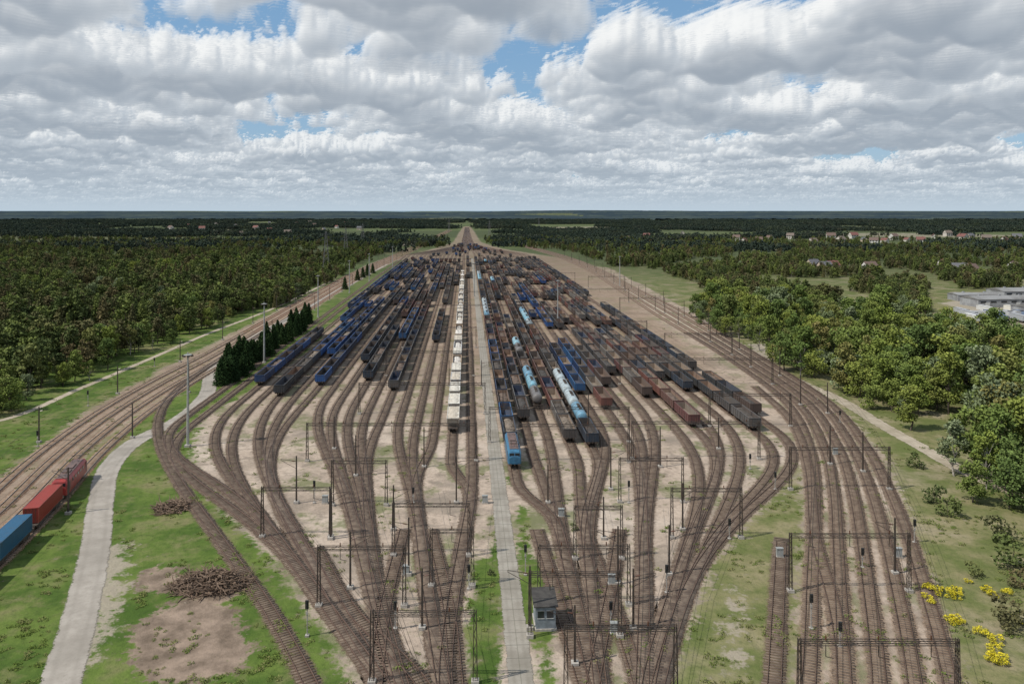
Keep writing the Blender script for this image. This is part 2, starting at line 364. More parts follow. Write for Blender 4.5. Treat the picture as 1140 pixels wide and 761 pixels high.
# ---------------------------------------------------------------- tracks
m_rail,t,b=newmat('rusty_rail_steel'); b.inputs['Base Color'].default_value=(0.078,0.043,0.029,1); b.inputs['Roughness'].default_value=0.65; b.inputs['Metallic'].default_value=0.2
m_railtop=simple('worn_rail_head',(0.16,0.10,0.07),(0.09,0.053,0.036),0.5,0.5,0.3)
m_railshine=simple('polished_rail_head',(0.42,0.38,0.34),(0.3,0.25,0.21),0.5,0.35,0.6)
m_slp=simple('wooden_sleeper',(0.09,0.062,0.046),(0.18,0.135,0.10),0.7,0.9)
m_slpc=simple('concrete_sleeper',(0.30,0.23,0.17),(0.20,0.13,0.085),0.7,0.9)
def bedmat(name,c1,c2,amax=1.0):
    m,t,b=newmat(name); uv=t.n('ShaderNodeUVMap').outputs[0]; s=t.n('ShaderNodeSeparateXYZ',{0:uv})
    pos=t.n('ShaderNodeNewGeometry').outputs['Position']; n1=t.noise(pos,0.12,3,0.65); n2=t.noise(pos,1.6,3,0.75)
    c=t.mix(t.sstep(t.math('ADD',t.math('MULTIPLY',n1,0.6),t.math('MULTIPLY',n2,0.4)),0.38,0.62),c1,c2)
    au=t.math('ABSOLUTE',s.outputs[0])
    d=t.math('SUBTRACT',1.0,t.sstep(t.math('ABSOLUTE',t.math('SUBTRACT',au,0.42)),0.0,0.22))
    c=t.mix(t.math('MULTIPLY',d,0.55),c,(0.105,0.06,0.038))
    t.l.new(c,b.inputs['Base Color']); b.inputs['Roughness'].default_value=0.95
    e=t.math('MULTIPLY_ADD',t.math('SUBTRACT',n2,0.5),0.9,au)
    al=t.math('SUBTRACT',1.0,t.sstep(e,0.55,0.95))
    al=t.math('MULTIPLY',al,t.math('MULTIPLY_ADD',t.sstep(n1,0.35,0.65),0.4,0.6))
    t.l.new(t.math('MULTIPLY',al,amax),b.inputs['Alpha']); return m
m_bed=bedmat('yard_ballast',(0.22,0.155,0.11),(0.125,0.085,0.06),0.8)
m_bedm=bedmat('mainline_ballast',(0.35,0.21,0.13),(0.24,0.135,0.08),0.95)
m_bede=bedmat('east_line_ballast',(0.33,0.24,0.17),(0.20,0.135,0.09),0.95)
track_no=0
def track(P,kind='yard',slp_to=360):
    global track_no
    zo=0.03+(track_no%9)*0.009; track_no+=1
    d0=P
    P3,_=resample(P,3.0); keep=[0]
    for i in range(1,len(P3)):
        st=1 if P3[i,1]<420 else 4
        if i-keep[-1]>=st or i==len(P3)-1: keep.append(i)
    P=P3[keep]; T,R=frames(P); n=len(P); i=np.arange(n-1)
    d=np.r_[0,np.cumsum(np.linalg.norm(np.diff(P,axis=0),axis=1))]
    Vs=[];Fs=[];Ms=[];UV=[];o=0
    bw=1.85
    for c in(-1,0,1):
        Vs.append(np.c_[P+R*(c*bw),np.full(n,zo)]); UV.append(np.c_[np.full(n,c),d])
    for c in range(2): Fs.append(np.stack([c*n+i,c*n+i+1,(c+1)*n+i+1,(c+1)*n+i],-1)); Ms.append(np.zeros(n-1))
    o=3*n
    for sgn in(-1,1):
        for off,z in((-0.07,zo),(-0.045,zo+0.2),(0.045,zo+0.2),(0.07,zo)):
            Vs.append(np.c_[P+R*(sgn*0.76+off),np.full(n,z)]); UV.append(np.zeros((n,2)))
        for c in range(3):
            Fs.append(np.stack([o+c*n+i,o+c*n+i+1,o+(c+1)*n+i+1,o+(c+1)*n+i],-1)); Ms.append(np.full(n-1,2 if c==1 else 1))
        o+=4*n
    S,_=resample(d0,0.62); TS,RS=frames(S); k=(S[:,1]<slp_to)&(S[:,1]>25)
    S=S[k];TS=TS[k];RS=RS[k]
    if len(S):
        m=len(S); jit=RNG.normal(0,0.05,(m,1)); lw=1.28+RNG.normal(0,0.05,(m,1)); ang=RNG.normal(0,0.03,(m,1))
        RS=RS+TS*ang; zt=zo+0.075
        cs=[(-1,-1,zo+0.004),(1,-1,zo+0.004),(1,1,zo+0.004),(-1,1,zo+0.004),(-1,-1,zt),(1,-1,zt),(1,1,zt),(-1,1,zt)]
        B=np.stack([np.c_[S+RS*(a*lw+jit)+TS*(bb*0.13),np.full(m,z)] for a,bb,z in cs],1)
        Vs.append(B.reshape(-1,3)); UV.append(np.zeros((m*8,2)))
        base=o+np.arange(m)[:,None]*8
        for f in((4,5,6,7),(0,1,5,4),(1,2,6,5),(2,3,7,6),(3,0,4,7)): Fs.append(base+np.array(f)); Ms.append(np.full(m,3))
    F=np.concatenate(Fs); 
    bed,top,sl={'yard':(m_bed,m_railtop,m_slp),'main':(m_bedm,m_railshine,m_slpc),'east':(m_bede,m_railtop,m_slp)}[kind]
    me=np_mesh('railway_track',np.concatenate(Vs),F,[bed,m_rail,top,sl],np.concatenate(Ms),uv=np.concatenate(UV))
    return obj('railway_track',me)

def bez(p0,t0,p1,t1,n=50):
    s=np.linspace(0,1,n)[:,None]; a=p0;b_=p0+t0;c=p1-t1;d=p1
    return (1-s)**3*a+3*(1-s)**2*s*b_+3*(1-s)*s*s*c+s**3*d
TR={'A':[(298,585),(345,650),(385,705),(425,761),(490,860),(560,1000)],
    'A2':[(330,600),(368,660),(400,715),(432,761),(492,860),(560,1000)],
    'B':[(392,570),(404,620),(420,680),(441,761),(480,860),(540,1000)],
    'C':[(408,545),(413,610),(428,690),(447,761),(485,860),(540,1000)],
    'D':[(463,550),(471,620),(483,700),(493,761),(512,870),(545,1000)],
    'E':[(524,560),(511,630),(500,700),(496,761),(512,870),(545,1000)],
    'F':[(622,590),(641,670),(662,761),(680,850),(700,1000)],
    'G':[(648,570),(657,640),(668,761),(682,850),(700,1000)],
    'H':[(715,570),(717,650),(715,761),(710,870),(705,1000)],
    'I':[(792,600),(762,665),(733,761),(715,870),(705,1000)],
    'J':[(770,590),(748,665),(722,761),(712,870),(705,1000)]}
TRW={k:catmull(G(v),1.0) for k,v in TR.items()}
def farpart(L):
    return [YL(1+L*0.08,2700),YL(1+L*0.12,1500),YL(2+L*0.16,1330),YL(2+L*0.55,1140),YL(L,1000),YL(L,960)]
joins={}
def bundle_track(L,ystart,grp):
    Y0=yr(ystart); far=catmull(farpart(L),8)
    st=np.array([YL(L,y) for y in np.arange(950,Y0,-6)]); p0=np.array(YL(L,Y0))
    tk=TRW[grp]; k=joins.get(grp,0); joins[grp]=k+1
    j=[2,14,26,8,20][k%5]
    p1=tk[j]; td=tk[j+2]-tk[j]; td/=np.linalg.norm(td); D=np.linalg.norm(p1-p0)
    B=bez(p0,np.array([-SK,-1.0])*D*0.38,p1,td*D*0.46)
    track(np.concatenate([far,st,B,tk[j+1:]]),'yard')
LEFT=[-3.4-4.75*i for i in range(14)]
GL=['E','D','D','D','C','C','C','B','B','A2','A2','A2','A','A']
SL=[512,490,475,462,462,455,448,445,440,436,430,436,440,450]
for L,g,s in zip(LEFT,GL,SL): bundle_track(L,s,g)
bundle_track(1.2,515,'E'); bundle_track(-70.5,474,'A'); bundle_track(-75,466,'A')
RIGHT=[10.2+4.75*i for i in range(14)]+[77.5]
GR=['F','F','F','G','G','G','H','H','H','J','J','J','I','I','I']
SR=[535,495,475,502,502,470,462,455,450,455,480,458,455,480,476]
for L,g,s in zip(RIGHT,GR,SR): bundle_track(L,s,g)
for pts in ([(352,610),(392,680),(470,761),(520,860)],[(598,590),(625,680),(650,761),(690,900)],[(690,590),(680,660),(660,761),(640,900)],
            [(450,590),(430,670),(418,761),(410,900)],[(480,590),(500,680),(508,761),(520,900)],[(655,600),(685,680),(712,761),(740,900)]):
    track(catmull(G(pts)),'yard')
# east running lines
rows=[270,285,300,320,350,400,450,500,550,600,650,700,761,900]
inn=[566,617,653,685,730,812,877,902,908,906,904,903,900,888]; out=[573,630,669,706,765,850,925,966,992,1012,1028,1043,1058,1082]
for k in range(5):
    f=k/4; track(catmull(G([(a+(b_-a)*f,r) for a,b_,r in zip(inn,out,rows)])),'east')
track(catmull(G([(850,960),(862,761),(866,680),(870,598)])),'yard')
track(catmull(G([(925,960),(940,761),(930,680),(908,600),(900,520),(880,468),(840,430)])),'east')
# west lines
wl=[(-240,760),(-90,645),(0,568),(60,510),(120,464),(180,427),(240,395),(300,360),(360,325),(402,302),(442,284),(476,268),(500,256)]
WP=catmull(G(wl)); WT,WR=frames(WP)
WEST=[WP+WR*o for o in(-4.6,0,4.6,9.2)]
for k in range(4): track(WEST[k],'main')
track(catmull(G([(385,850),(345,761),(300,680),(240,595),(198,535),(178,493),(178,462),(195,436),(232,408),(300,366)])),'yard')

# ---------------------------------------------------------------- wagons
m_under=simple('dark_underframe',(0.035,0.03,0.027),(0.08,0.055,0.04),1.2,0.8)
m_wheel=simple('wheel_steel',(0.10,0.075,0.06),(0.05,0.04,0.03),2,0.6,0.5)
m_inrust=paint('wagon_inside_rust',[(0.21,0.14,0.10),(0.13,0.09,0.07),(0.24,0.185,0.14),(0.09,0.072,0.063),(0.19,0.155,0.125)],(0.065,0.048,0.04),0.5,0.9)
m_indark=paint('wagon_inside_dark',[(0.05,0.06,0.08),(0.09,0.08,0.073),(0.05,0.046,0.045),(0.035,0.05,0.085)],(0.13,0.088,0.065),0.5,0.9)
m_load=paint('wagon_bulk_load',[(0.14,0.10,0.078),(0.06,0.054,0.05),(0.20,0.16,0.125),(0.08,0.066,0.056)],(0.03,0.025,0.02),0.7,0.95)
m_pload=paint('pale_aggregate_load',[(0.52,0.49,0.43),(0.45,0.40,0.33),(0.56,0.53,0.49)],(0.25,0.2,0.15),0.5,0.95)
m_blue=paint('blue_wagon_paint',[(0.018,0.062,0.19),(0.02,0.045,0.115),(0.025,0.085,0.24),(0.022,0.036,0.075),(0.03,0.095,0.21)],(0.08,0.06,0.05),0.45,0.55)
m_rust=paint('brown_wagon_paint',[(0.115,0.06,0.048),(0.085,0.06,0.05),(0.15,0.062,0.048),(0.08,0.069,0.064),(0.115,0.048,0.044),(0.16,0.145,0.13)],(0.06,0.046,0.04),0.5,0.7)
m_dark=paint('black_wagon_paint',[(0.035,0.037,0.04),(0.06,0.056,0.055),(0.03,0.042,0.06),(0.09,0.085,0.082)],(0.11,0.08,0.06),0.5,0.65)
m_white=paint('white_wagon_paint',[(0.62,0.60,0.55),(0.55,0.52,0.46),(0.5,0.5,0.5),(0.45,0.33,0.22)],(0.22,0.14,0.09),0.4,0.5)
m_tank=paint('tank_paint',[(0.16,0.34,0.43),(0.12,0.26,0.36),(0.36,0.42,0.44),(0.22,0.38,0.45),(0.13,0.12,0.115),(0.28,0.33,0.35)],(0.12,0.10,0.085),0.5,0.4)

def bogies(b,half,um=2,wm=3):
    for s in(-1,1):
        cy=s*(half-2.6)
        for sx_ in(-1,1):
            b.box((sx_*1.02,cy,0.62),(0.14,2.6,0.28),um); b.box((sx_*1.05,cy,0.42),(0.12,0.9,0.3),um)
        b.box((0,cy,0.75),(2.0,0.5,0.25),um)
        for a in(-0.9,0.9):
            for sx_ in(-1,1): b.tube((sx_*0.70,cy+a,0.48),(sx_*0.83,cy+a,0.48),0.46,n=12,m=wm)
            b.tube((-0.7,cy+a,0.48),(0.7,cy+a,0.48),0.08,n=6,m=wm)
    for s in(-1,1):
        for sx_ in(-0.87,0.87):
            b.tube((sx_,s*half,1.08),(sx_,s*(half+0.5),1.08),0.10,n=8,m=um); b.tube((sx_,s*(half+0.5),1.08),(sx_,s*(half+0.58),1.08),0.24,n=10,m=um)
        b.box((0,s*(half+0.25),1.02),(0.14,0.5,0.14),um)
def heap(b,w_,l_,z,h,m,seed):
    r=random.Random(seed); nx,ny=6,22; vs=[];fs=[]
    for j in range(ny+1):
        for i in range(nx+1):
            u=i/nx*2-1; v=j/ny; k=(1-u*u)*(0.6+0.4*math.sin(v*math.pi*5+seed))*(1 if 0<j<ny else 0)
            vs.append((u*w_/2,(v-0.5)*l_,z+h*k+r.uniform(-.09,.09)))
    for j in range(ny):
        for i in range(nx): a=j*(nx+1)+i; fs.append((a,a+1,a+nx+2,a+nx+1))
    b.add(vs,fs,m)
def gondola(name,body,inner,load=None,seed=1,hl=6.9):
    b=MB(); W=1.46; z0,z1=1.22,3.15
    b.box((0,0,1.1),(2.5,2*hl,0.22),2)
    b.box((0,0,1.245),(2*W,2*hl,0.07),1)
    for s in(-1,1):
        b.box((s*(W-0.03),0,(z0+z1)/2+.03),(0.07,2*hl-0.1,z1-z0),0)
        b.box((s*(W-0.09),0,(z0+z1)/2+.03),(0.05,2*hl-0.2,z1-z0-0.06),1)
        b.box((s*(W+0.0),0,z1+0.09),(0.19,2*hl,0.13),0)
        b.box((s*(W+0.03),0,z0+0.02),(0.12,2*hl,0.2),0)
        n=9
        for i in range(n):
            y=-hl+0.1+(2*hl-0.2)*i/(n-1); b.box((s*(W+0.06),y,2.15),(0.12,0.16,1.85),0)
        for i in(2,5):
            y=-hl+0.1+(2*hl-0.2)*(i+0.5)/(n-1)
            b.box((s*(W+0.025),y,2.1),(0.05,0.9,1.6),0); b.box((s*(W+0.06),y,1.75),(0.05,1.0,0.08),2)
        b.box((0,s*(hl-0.04),(z0+z1)/2+.03),(2*W-0.16,0.08,z1-z0),0)
        b.box((0,s*(hl-0.10),(z0+z1)/2+.03),(2*W-0.3,0.04,z1-z0-0.08),1)
        b.box((0,s*hl,z1+0.085),(2*W-0.2,0.18,0.12),0)
        for x in(-0.9,-0.3,0.3,0.9): b.box((x,s*(hl+0.04),2.15),(0.12,0.09,1.8),0)
    bogies(b,hl)
    if load: heap(b,2*W-0.3,2*hl-0.3,2.35,0.7,4,seed)
    return b.mesh(name,[body,inner,m_under,m_wheel]+([load] if load else []))
def tank(name,body):
    b=MB(); hl=6.6; R=1.38; zc=2.72; rings=[]
    for y,k in((-6.3,0.25),(-6.22,0.55),(-6.05,0.8),(-5.75,0.95),(-5.3,1.0),(0,1.0),(5.3,1.0),(5.75,0.95),(6.05,0.8),(6.22,0.55),(6.3,0.25)):
        rings.append([(R*k*math.cos(a),y,zc+R*k*math.sin(a)) for a in [2*math.pi*i/20 for i in range(20)]])
    b.loft([r[::-1] for r in rings],0)
    b.box((0,0,1.12),(0.7,2*hl,0.26),2)
    for s in(-1,1):
        b.box((s*0.95,0,1.12),(0.14,2*hl,0.26),2); b.box((0,s*(hl-0.1),1.12),(2.7,0.2,0.28),2)
        b.box((0,s*4.6,1.45),(2.2,0.35,0.5),2)
        b.tube((s*1.35,-2.2,1.3),(s*1.42,-2.2,3.0),0.03,m=2,n=4)
    for y in(-3.4,0,3.4): b.loft([[((R+0.03)*math.cos(a),y+dy,zc+(R+0.03)*math.sin(a)) for a in [2*math.pi*i/20 for i in range(20)]][::-1] for dy in(-0.06,0.06)],2,False)
    b.tube((0,0,zc+R-0.1),(0,0,zc+R+0.35),0.36,n=12,m=2)
    b.box((0,0,zc+R+0.08),(0.75,5.5,0.05),2)
    for x in(-0.37,0.37):
        for y in(-2.7,-0.9,0.9,2.7): b.tube((x,y,zc+R+.08),(x,y,zc+R+.8),0.025,n=4,m=2)
        b.tube((x,-2.7,zc+R+.8),(x,2.7,zc+R+.8),0.025,n=4,m=2)
    for y in(-0.25,0.25): b.tube((1.3,y,1.3),(0.4,y,zc+R+0.1),0.025,n=4,m=2)
    bogies(b,hl); me=b.mesh(name,[body,body,m_under,m_wheel])
    return me
def hopper(name,body,load):
    b=MB(); hl=6.4; W=1.45
    b.box((0,0,1.1),(2.4,2*hl,0.2),2)
    lo=[(-W*0.75,-3.6,1.25),(W*0.75,-3.6,1.25),(W*0.75,3.6,1.25),(-W*0.75,3.6,1.25)]
    mid=[(-W,-4.9,2.1),(W,-4.9,2.1),(W,4.9,2.1),(-W,4.9,2.1)]
    hi=[(-W,-5.9,3.5),(W,-5.9,3.5),(W,5.9,3.5),(-W,5.9,3.5)]
    b.loft([lo,mid,hi],0,True)
    for s in(-1,1):
        b.box((s*W,0,3.56),(0.14,11.9,0.16),0); b.box((0,s*5.9,3.56),(2*W-0.16,0.14,0.15),0)
        for i in range(8): b.box((s*(W+0.05),-4.6+i*9.2/7,2.8),(0.1,0.12,1.4),0)
        for x in(-1.2,1.2): b.box((x,s*6.1,2.2),(0.1,0.1,2.0),2)
        b.box((0,s*6.15,3.1),(2.5,0.08,0.08),2)
    heap(b,2*W-0.2,11.6,3.52,0.35,4,3)
    bogies(b,hl); return b.mesh(name,[body,body,m_under,m_wheel,load])
def container_mesh(name,cm):
    b=MB(); hl=6.9
    b.box((0,0,1.08),(2.3,2*hl,0.22),2)
    for s in(-1,1): b.box((s*1.2,0,1.1),(0.1,2*hl,0.34),2)
    L=12.19; 
    b.box((0,0,1.24+1.35),(2.38,L-0.1,2.6),0)
    n=44
    for s in(-1,1):
        for i in range(n): b.box((s*1.2,-L/2+0.25+(L-0.5)*i/(n-1),2.59),(0.05,0.13,2.4),0)
        for z in(1.32,3.86): b.box((s*1.2,0,z),(0.1,L,0.12),0)
        for e in(-1,1): b.box((s*1.16,e*(L/2-0.06),2.59),(0.16,0.16,2.66),0)
        for x in(-0.75,-0.25,0.25,0.75): b.tube((x,s*(L/2+0.0),1.4),(x,s*(L/2+0.0),3.8),0.035,n=5,m=3)
        b.box((0,s*(L/2-0.03),3.86),(2.2,0.1,0.12),0)
    for i in range(30): b.box((0,-L/2+0.3+(L-0.6)*i/29,3.9),(2.2,0.14,0.04),0)
    bogies(b,hl); return b.mesh(name,[cm,cm,m_under,m_wheel])

GB=[gondola('gondola_blue_a',m_blue,m_indark),gondola('gondola_blue_b',m_blue,m_inrust),gondola('gondola_blue_c',m_blue,m_indark,m_load,2)]
GRm=[gondola('gondola_brown_a',m_rust,m_inrust),gondola('gondola_brown_b',m_rust,m_indark),gondola('gondola_brown_c',m_rust,m_inrust,m_load,4)]
GD=[gondola('gondola_black_a',m_dark,m_indark),gondola('gondola_black_b',m_dark,m_inrust),gondola('gondola_black_c',m_dark,m_inrust,m_load,5)]
TK=[tank('tank_mesh',m_tank)]; WH=[hopper('hopper_mesh',m_white,m_pload),gondola('gondola_white',m_white,m_inrust,m_pload,6)]
NAMES={id(GB):'open_freight_wagon',id(GRm):'open_freight_wagon',id(GD):'open_freight_wagon',id(TK):'tank_wagon',id(WH):'hopper_wagon'}
def put(fam,L,Y,hl=7):
    o=obj(NAMES[id(fam)],random.choice(fam),(*YL(L,Y),0.22),math.atan(-SK)+(math.pi if random.random()<.5 else 0)); return o
def train(L,front,back,pattern,gap=0.04,skip=0.0):
    y=yr(front)+7.2+skip; yb=yr(back); i=0
    while y<yb:
        if i>2 and random.random()<gap: y+=random.choice([15,30,45,60,90])
        fr=(y-yr(front))/(yb-yr(front)); put(pattern(fr),L,y); y+=15.05; i+=1
def pat(weights,hold=0.75):
    st={'f':None}
    fams=[f for f,_ in weights]; ws=[w_ for _,w_ in weights]
    def p(fr):
        if st['f'] is None or random.random()>hold: st['f']=random.choices(fams,ws)[0]
        return st['f']
    return p
BL=[(GB,7),(GD,3)]; BR=[(GRm,4),(GD,5),(GB,1)]; MX=[(GRm,3),(GB,3),(GD,3)]
fl=[484,None,382,322,436,380,425,405,340,430,398,442,360,430]
gpz=[.0,0,.15,.25,.12,.2,.1,.08,.25,.08,.2,.07,.25,.06]
pl=[pat([(WH,1)]),None,pat([(GD,3),(GRm,1)]),pat(BR),pat(MX),pat(MX),pat(MX),pat(BL),pat(MX),pat(BL),pat(BL),pat(BL),pat(MX),pat(BL)]
for L,f,p,g_ in zip(LEFT,fl,pl,gpz):
    if f: train(L,f,291 if L<-10 else 305,p,g_)
train(1.2,310,288,pat(BR)); train(-8.15,318,289,pat(BR),0.2)
fr_=[524,470,457,494,499,440,457,432,419,444,477,425,437,481,464]
def p0(fr): return GB if fr<0.02 else (random.choice([GRm,GD,GB]) if fr<0.3 else (TK if fr<0.42 or .6<fr<.7 else GD))
pr=[p0,pat([(GD,3),(GRm,2),(GB,1)]),pat([(TK,2),(GRm,3),(GD,2)]),pat(BR),lambda fr:(GD if fr<0.03 else TK if fr<0.10 or .25<fr<.33 else random.choice([GRm,GD])),pat([(GD,2),(GB,1),(TK,1),(GRm,2)],.6),
    pat(BR),pat(BR),pat([(TK,1),(GRm,4),(GD,2)],.6),pat(BR),pat(BR),pat([(GD,3),(GRm,2)]),pat(BR),pat([(GD,5),(GRm,1)]),pat([(GD,4),(GRm,1)])]
gq=[.03,.10,.18,.07,.07,.22,.09,.22,.10,.22,.07,.22,.10,.09,.14]
for L,f,p,g_ in zip(RIGHT,fr_,pr,gq): train(L,f,289,p,g_,17.0 if f==524 else 0)
for k in range(60):
    Yk=random.uniform(975,1300); hw=75*(1-(Yk-975)/420)
    put(random.choice([GRm,GD,GD,GRm,GB]),random.uniform(-hw*0.7,hw*0.8),Yk)

# locomotives
m_cred=paint('red_container',[(0.36,0.035,0.025),(0.30,0.05,0.035)],(0.14,0.05,0.035),0.3,0.45)
m_cblue=paint('blue_container',[(0.035,0.13,0.24),(0.03,0.11,0.2)],(0.08,0.07,0.06),0.3,0.45)
m_lred=simple('locomotive_red_paint',(0.30,0.03,0.025),(0.2,0.03,0.025),1.2,0.4)
m_lblue=simple('locomotive_blue_paint',(0.04,0.15,0.26),(0.03,0.10,0.18),1.2,0.4)
m_lroof=simple('locomotive_roof_grey',(0.16,0.10,0.085),(0.08,0.06,0.055),1.5,0.6)
m_glass=simple('dark_glass',(0.02,0.025,0.03),(0.03,0.035,0.04),1,0.1)
cR=container_mesh('container_red',m_cred); cB=container_mesh('container_blue',m_cblue)
def loco(body,name):
    b=MB(); hl=7.6
    def sec(y,w_,zt,ins=0): return [(-w_,y,1.1),(w_,y,1.1),(w_,y,2.3),(w_-0.04,y,3.4-ins),(w_-0.45,y,zt),(-w_+0.45,y,zt),(-w_+0.04,y,3.4-ins),(-w_,y,2.3)]
    b.loft([sec(-hl,1.15,2.6,1.1),sec(-hl+0.35,1.4,3.6,0.2),sec(-hl+1.0,1.48,3.85),sec(hl-1.0,1.48,3.85),sec(hl-0.35,1.4,3.6,0.2),sec(hl,1.15,2.6,1.1)],0)
    b.box((0,0,3.9),(1.9,12.2,0.12),1); b.box((0,1,4.05),(1.1,3.0,0.25),1); b.box((0,-2,4.05),(1.3,1.6,0.3),1)
    for s in(-1,1):
        for x in(-0.6,0.6): b.box((x,s*(hl-0.14),3.05),(0.95,0.12,0.62),4)
        for i in range(5): b.box((s*1.485,-3.6+i*1.8,2.95),(0.03,0.9,0.5),4)
        b.box((s*1.485,hl-1.6,2.5),(0.03,0.65,1.9),1); b.box((s*1.485,-hl+1.6,2.5),(0.03,0.65,1.9),1)
        y=s*4.6
        b.tube((-0.6,y-0.8,4.0),(-0.5,y+0.7,4.7),0.04,m=2); b.tube((0.6,y-0.8,4.0),(0.5,y+0.7,4.7),0.04,m=2)
        b.tube((-0.5,y+0.7,4.7),(-0.6,y-0.3,5.2),0.04,m=2); b.tube((0.5,y+0.7,4.7),(0.6,y-0.3,5.2),0.04,m=2); b.box((0,y-0.3,5.22),(1.7,0.25,0.06),2)
    bogies(b,hl); return b.mesh(name,[body,m_lroof,m_under,m_wheel,m_glass])
LM=loco(m_lred,'electric_locomotive')
obj('electric_locomotive',loco(m_lblue,'blue_electric_locomotive'),(*YL(RIGHT[0],yr(524)+8),0.22),math.atan(-SK))
tp=WEST[3]; ts,td_=resample(tp,0.5); TT,_=frames(ts)
i0=int(np.argmin(np.hypot(ts[:,0]-gp(76,538)[0],ts[:,1]-gp(76,538)[1])))
def on_track(name,me,i): 
    return obj(name,me,(ts[i,0],ts[i,1],0.22),math.atan2(-TT[i,0],TT[i,1]))
i=i0-8; on_track('electric_locomotive',LM,i); i-=int(8.3/0.5)+int(7.6/0.5)
for me_ in(cR,cB,cR,cR,cB,cR):
    if i>10: on_track('container_wagon',me_,i); i-=30

# ---------------------------------------------------------------- lattice gantries, masts, wires
m_steel=simple('gantry_weathered_steel',(0.045,0.04,0.037),(0.08,0.055,0.04),2,0.7,0.3)
m_galv=simple('galvanised_steel',(0.42,0.42,0.40),(0.32,0.32,0.31),2,0.5,0.3)
m_concp=simple('concrete_post',(0.40,0.37,0.33),(0.3,0.27,0.24),2,0.85)
m_wire=simple('catenary_wire',(0.05,0.042,0.038),None,1,0.5,0.5)
m_ins=simple('brown_insulator',(0.12,0.05,0.03),None,1,0.3)
def lattice_post(b,x,y,h,w0=0.5,w1=0.28):
    for sx_,sy_ in((-1,-1),(1,-1),(1,1),(-1,1)):
        b.tube((x+sx_*w0/2,y+sy_*w0/2,0),(x+sx_*w1/2,y+sy_*w1/2,h),0.055,n=4)
    n=max(4,int(h/0.9))
    for i in range(n):
        z0,z1=h*i/n,h*(i+1)/n; a=(w0+(w1-w0)*i/n)/2; c=(w0+(w1-w0)*(i+1)/n)/2; s=1 if i%2 else -1
        for sy_ in(-1,1): b.tube((x+s*a,y+sy_*a,z0),(x-s*c,y+sy_*c,z1),0.028,n=3,cap=False); b.tube((x+sy_*a,y+s*a,z0),(x+sy_*c,y-s*c,z1),0.028,n=3,cap=False)
    b.box((x,y,0.2),(0.9,0.9,0.5),2)
def gantry(x1,x2,yb,h=8.0):
    dy=(yb-235)/(1-h/EYE); Y=K/dy; X1=(x1-570)*EYE/dy; X2=(x2-570)*EYE/dy; W_=X2-X1
    b=MB(); lattice_post(b,-W_/2,0,h+0.6); lattice_post(b,W_/2,0,h+0.6)
    zb,zt=h-0.1,h+0.4
    for yy in(-0.22,0.22):
        for z in(zb,zt): b.tube((-W_/2,yy,z),(W_/2,yy,z),0.048,n=4)
        n=max(3,int(W_/1.3))
        for i in range(n):
            xa=-W_/2+W_*i/n; xb=-W_/2+W_*(i+1)/n; b.tube((xa,yy,zb if i%2 else zt),(xb,yy,zt if i%2 else zb),0.024,n=3,cap=False)
    k=max(1,int(W_/4.8))
    for i in range(k):
        x=-W_/2+W_*(i+0.5)/k; b.tube((x,0,zb),(x,0,zb-1.3),0.05,n=4); b.tube((x,0,zb-1.3),(x+0.9,0,zb-1.5),0.04,n=4); b.tube((x,0,zt),(x,0,zt+0.5),0.08,n=6,m=1)
    obj('catenary_gantry',b.mesh('catenary_gantry',[m_steel,m_ins,m_concp]),((X1+X2)/2,Y,0),0)
for g_ in[(342,530,473),(578,700,474),(704,845,471),(292,368,545),(438,522,563),(640,692,566),(748,825,546),(355,450,611),(480,526,592),(880,1012,597),
          (600,700,610),(414,529,684),(630,752,700),(890,1066,716),(400,540,428),(690,860,400),(430,527,392),(545,640,385),(448,530,365),(540,720,358),(463,640,340),(470,620,325),(790,880,440),(590,690,640),
          (400,460,350),(560,700,322),(440,520,309),(540,640,304),(470,560,299),(450,600,294),(480,560,288),(740,815,372),(690,740,332),(655,695,308),(545,700,455),(370,430,515),(690,760,512),(880,990,500)]:
    gantry(*g_)
def mast(X,Y,h=8.5,side=1):
    b=MB(); b.box((0,0,h/2),(0.28,0.28,h),0,0.7); b.box((0,0,0.2),(0.9,0.9,0.5),1)
    b.tube((0,0,h-1.0),(side*3.0,0,h-0.6),0.045,n=4); b.tube((0,0,h-2.4),(side*3.0,0,h-0.75),0.04,n=4); b.tube((side*0.3,0,h-1.0),(side*0.9,0,h-0.9),0.09,n=6,m=2)
    obj('catenary_mast',b.mesh('catenary_mast',[m_steel,m_concp,m_ins]),(X,Y,0),0)
def along(P,step,off,start=0):
    S,_=resample(P,step); T,R=frames(S); return S+R*off
EO=catmull(G([(b_,r) for b_,r in zip(out,rows)])); EI=catmull(G([(a,r) for a,r in zip(inn,rows)]))
for P_ in along(EO[::-1],50,-3.6): 
    if 60<P_[1]<1000: mast(P_[0],P_[1],8.5,-1)
for P_ in along(EI[::-1],54,3.4):
    if 130<P_[1]<900: mast(P_[0],P_[1],8.5,1)
for k_,(ofs,sd_) in enumerate(((-8.0,1),(12.8,-1))):
    for P_ in along(WP,50,ofs): 
        if 60<P_[1]<1300: mast(P_[0],P_[1],8.5,sd_)
for q in[(372,500),(330,560),(396,530),(472,520),(438,590),(368,600),(455,640),(470,700),(390,655),(610,560),(680,545),(672,600),(735,520),(760,590),(800,500),(688,650),(640,740),(705,700),(508,560),(560,470),(536,430),(655,470),(620,420),(500,430),(745,640),(590,700)]:
    mast(*gp(*q),random.uniform(7,9),random.choice([-1,1]))
b=MB()
def wires(P,step=25,z=5.8):
    S,_=resample(P,step); 
    for a,c in zip(S[:-1],S[1:]):
        if a[1]>520 or c[1]>520: continue
        b.tube((a[0],a[1],z),(c[0],c[1],z),0.024,n=3,cap=False); b.tube((a[0],a[1],z+1.3),(c[0],c[1],z+1.3),0.024,n=3,cap=False)
for k in range(4): wires(WEST[k])
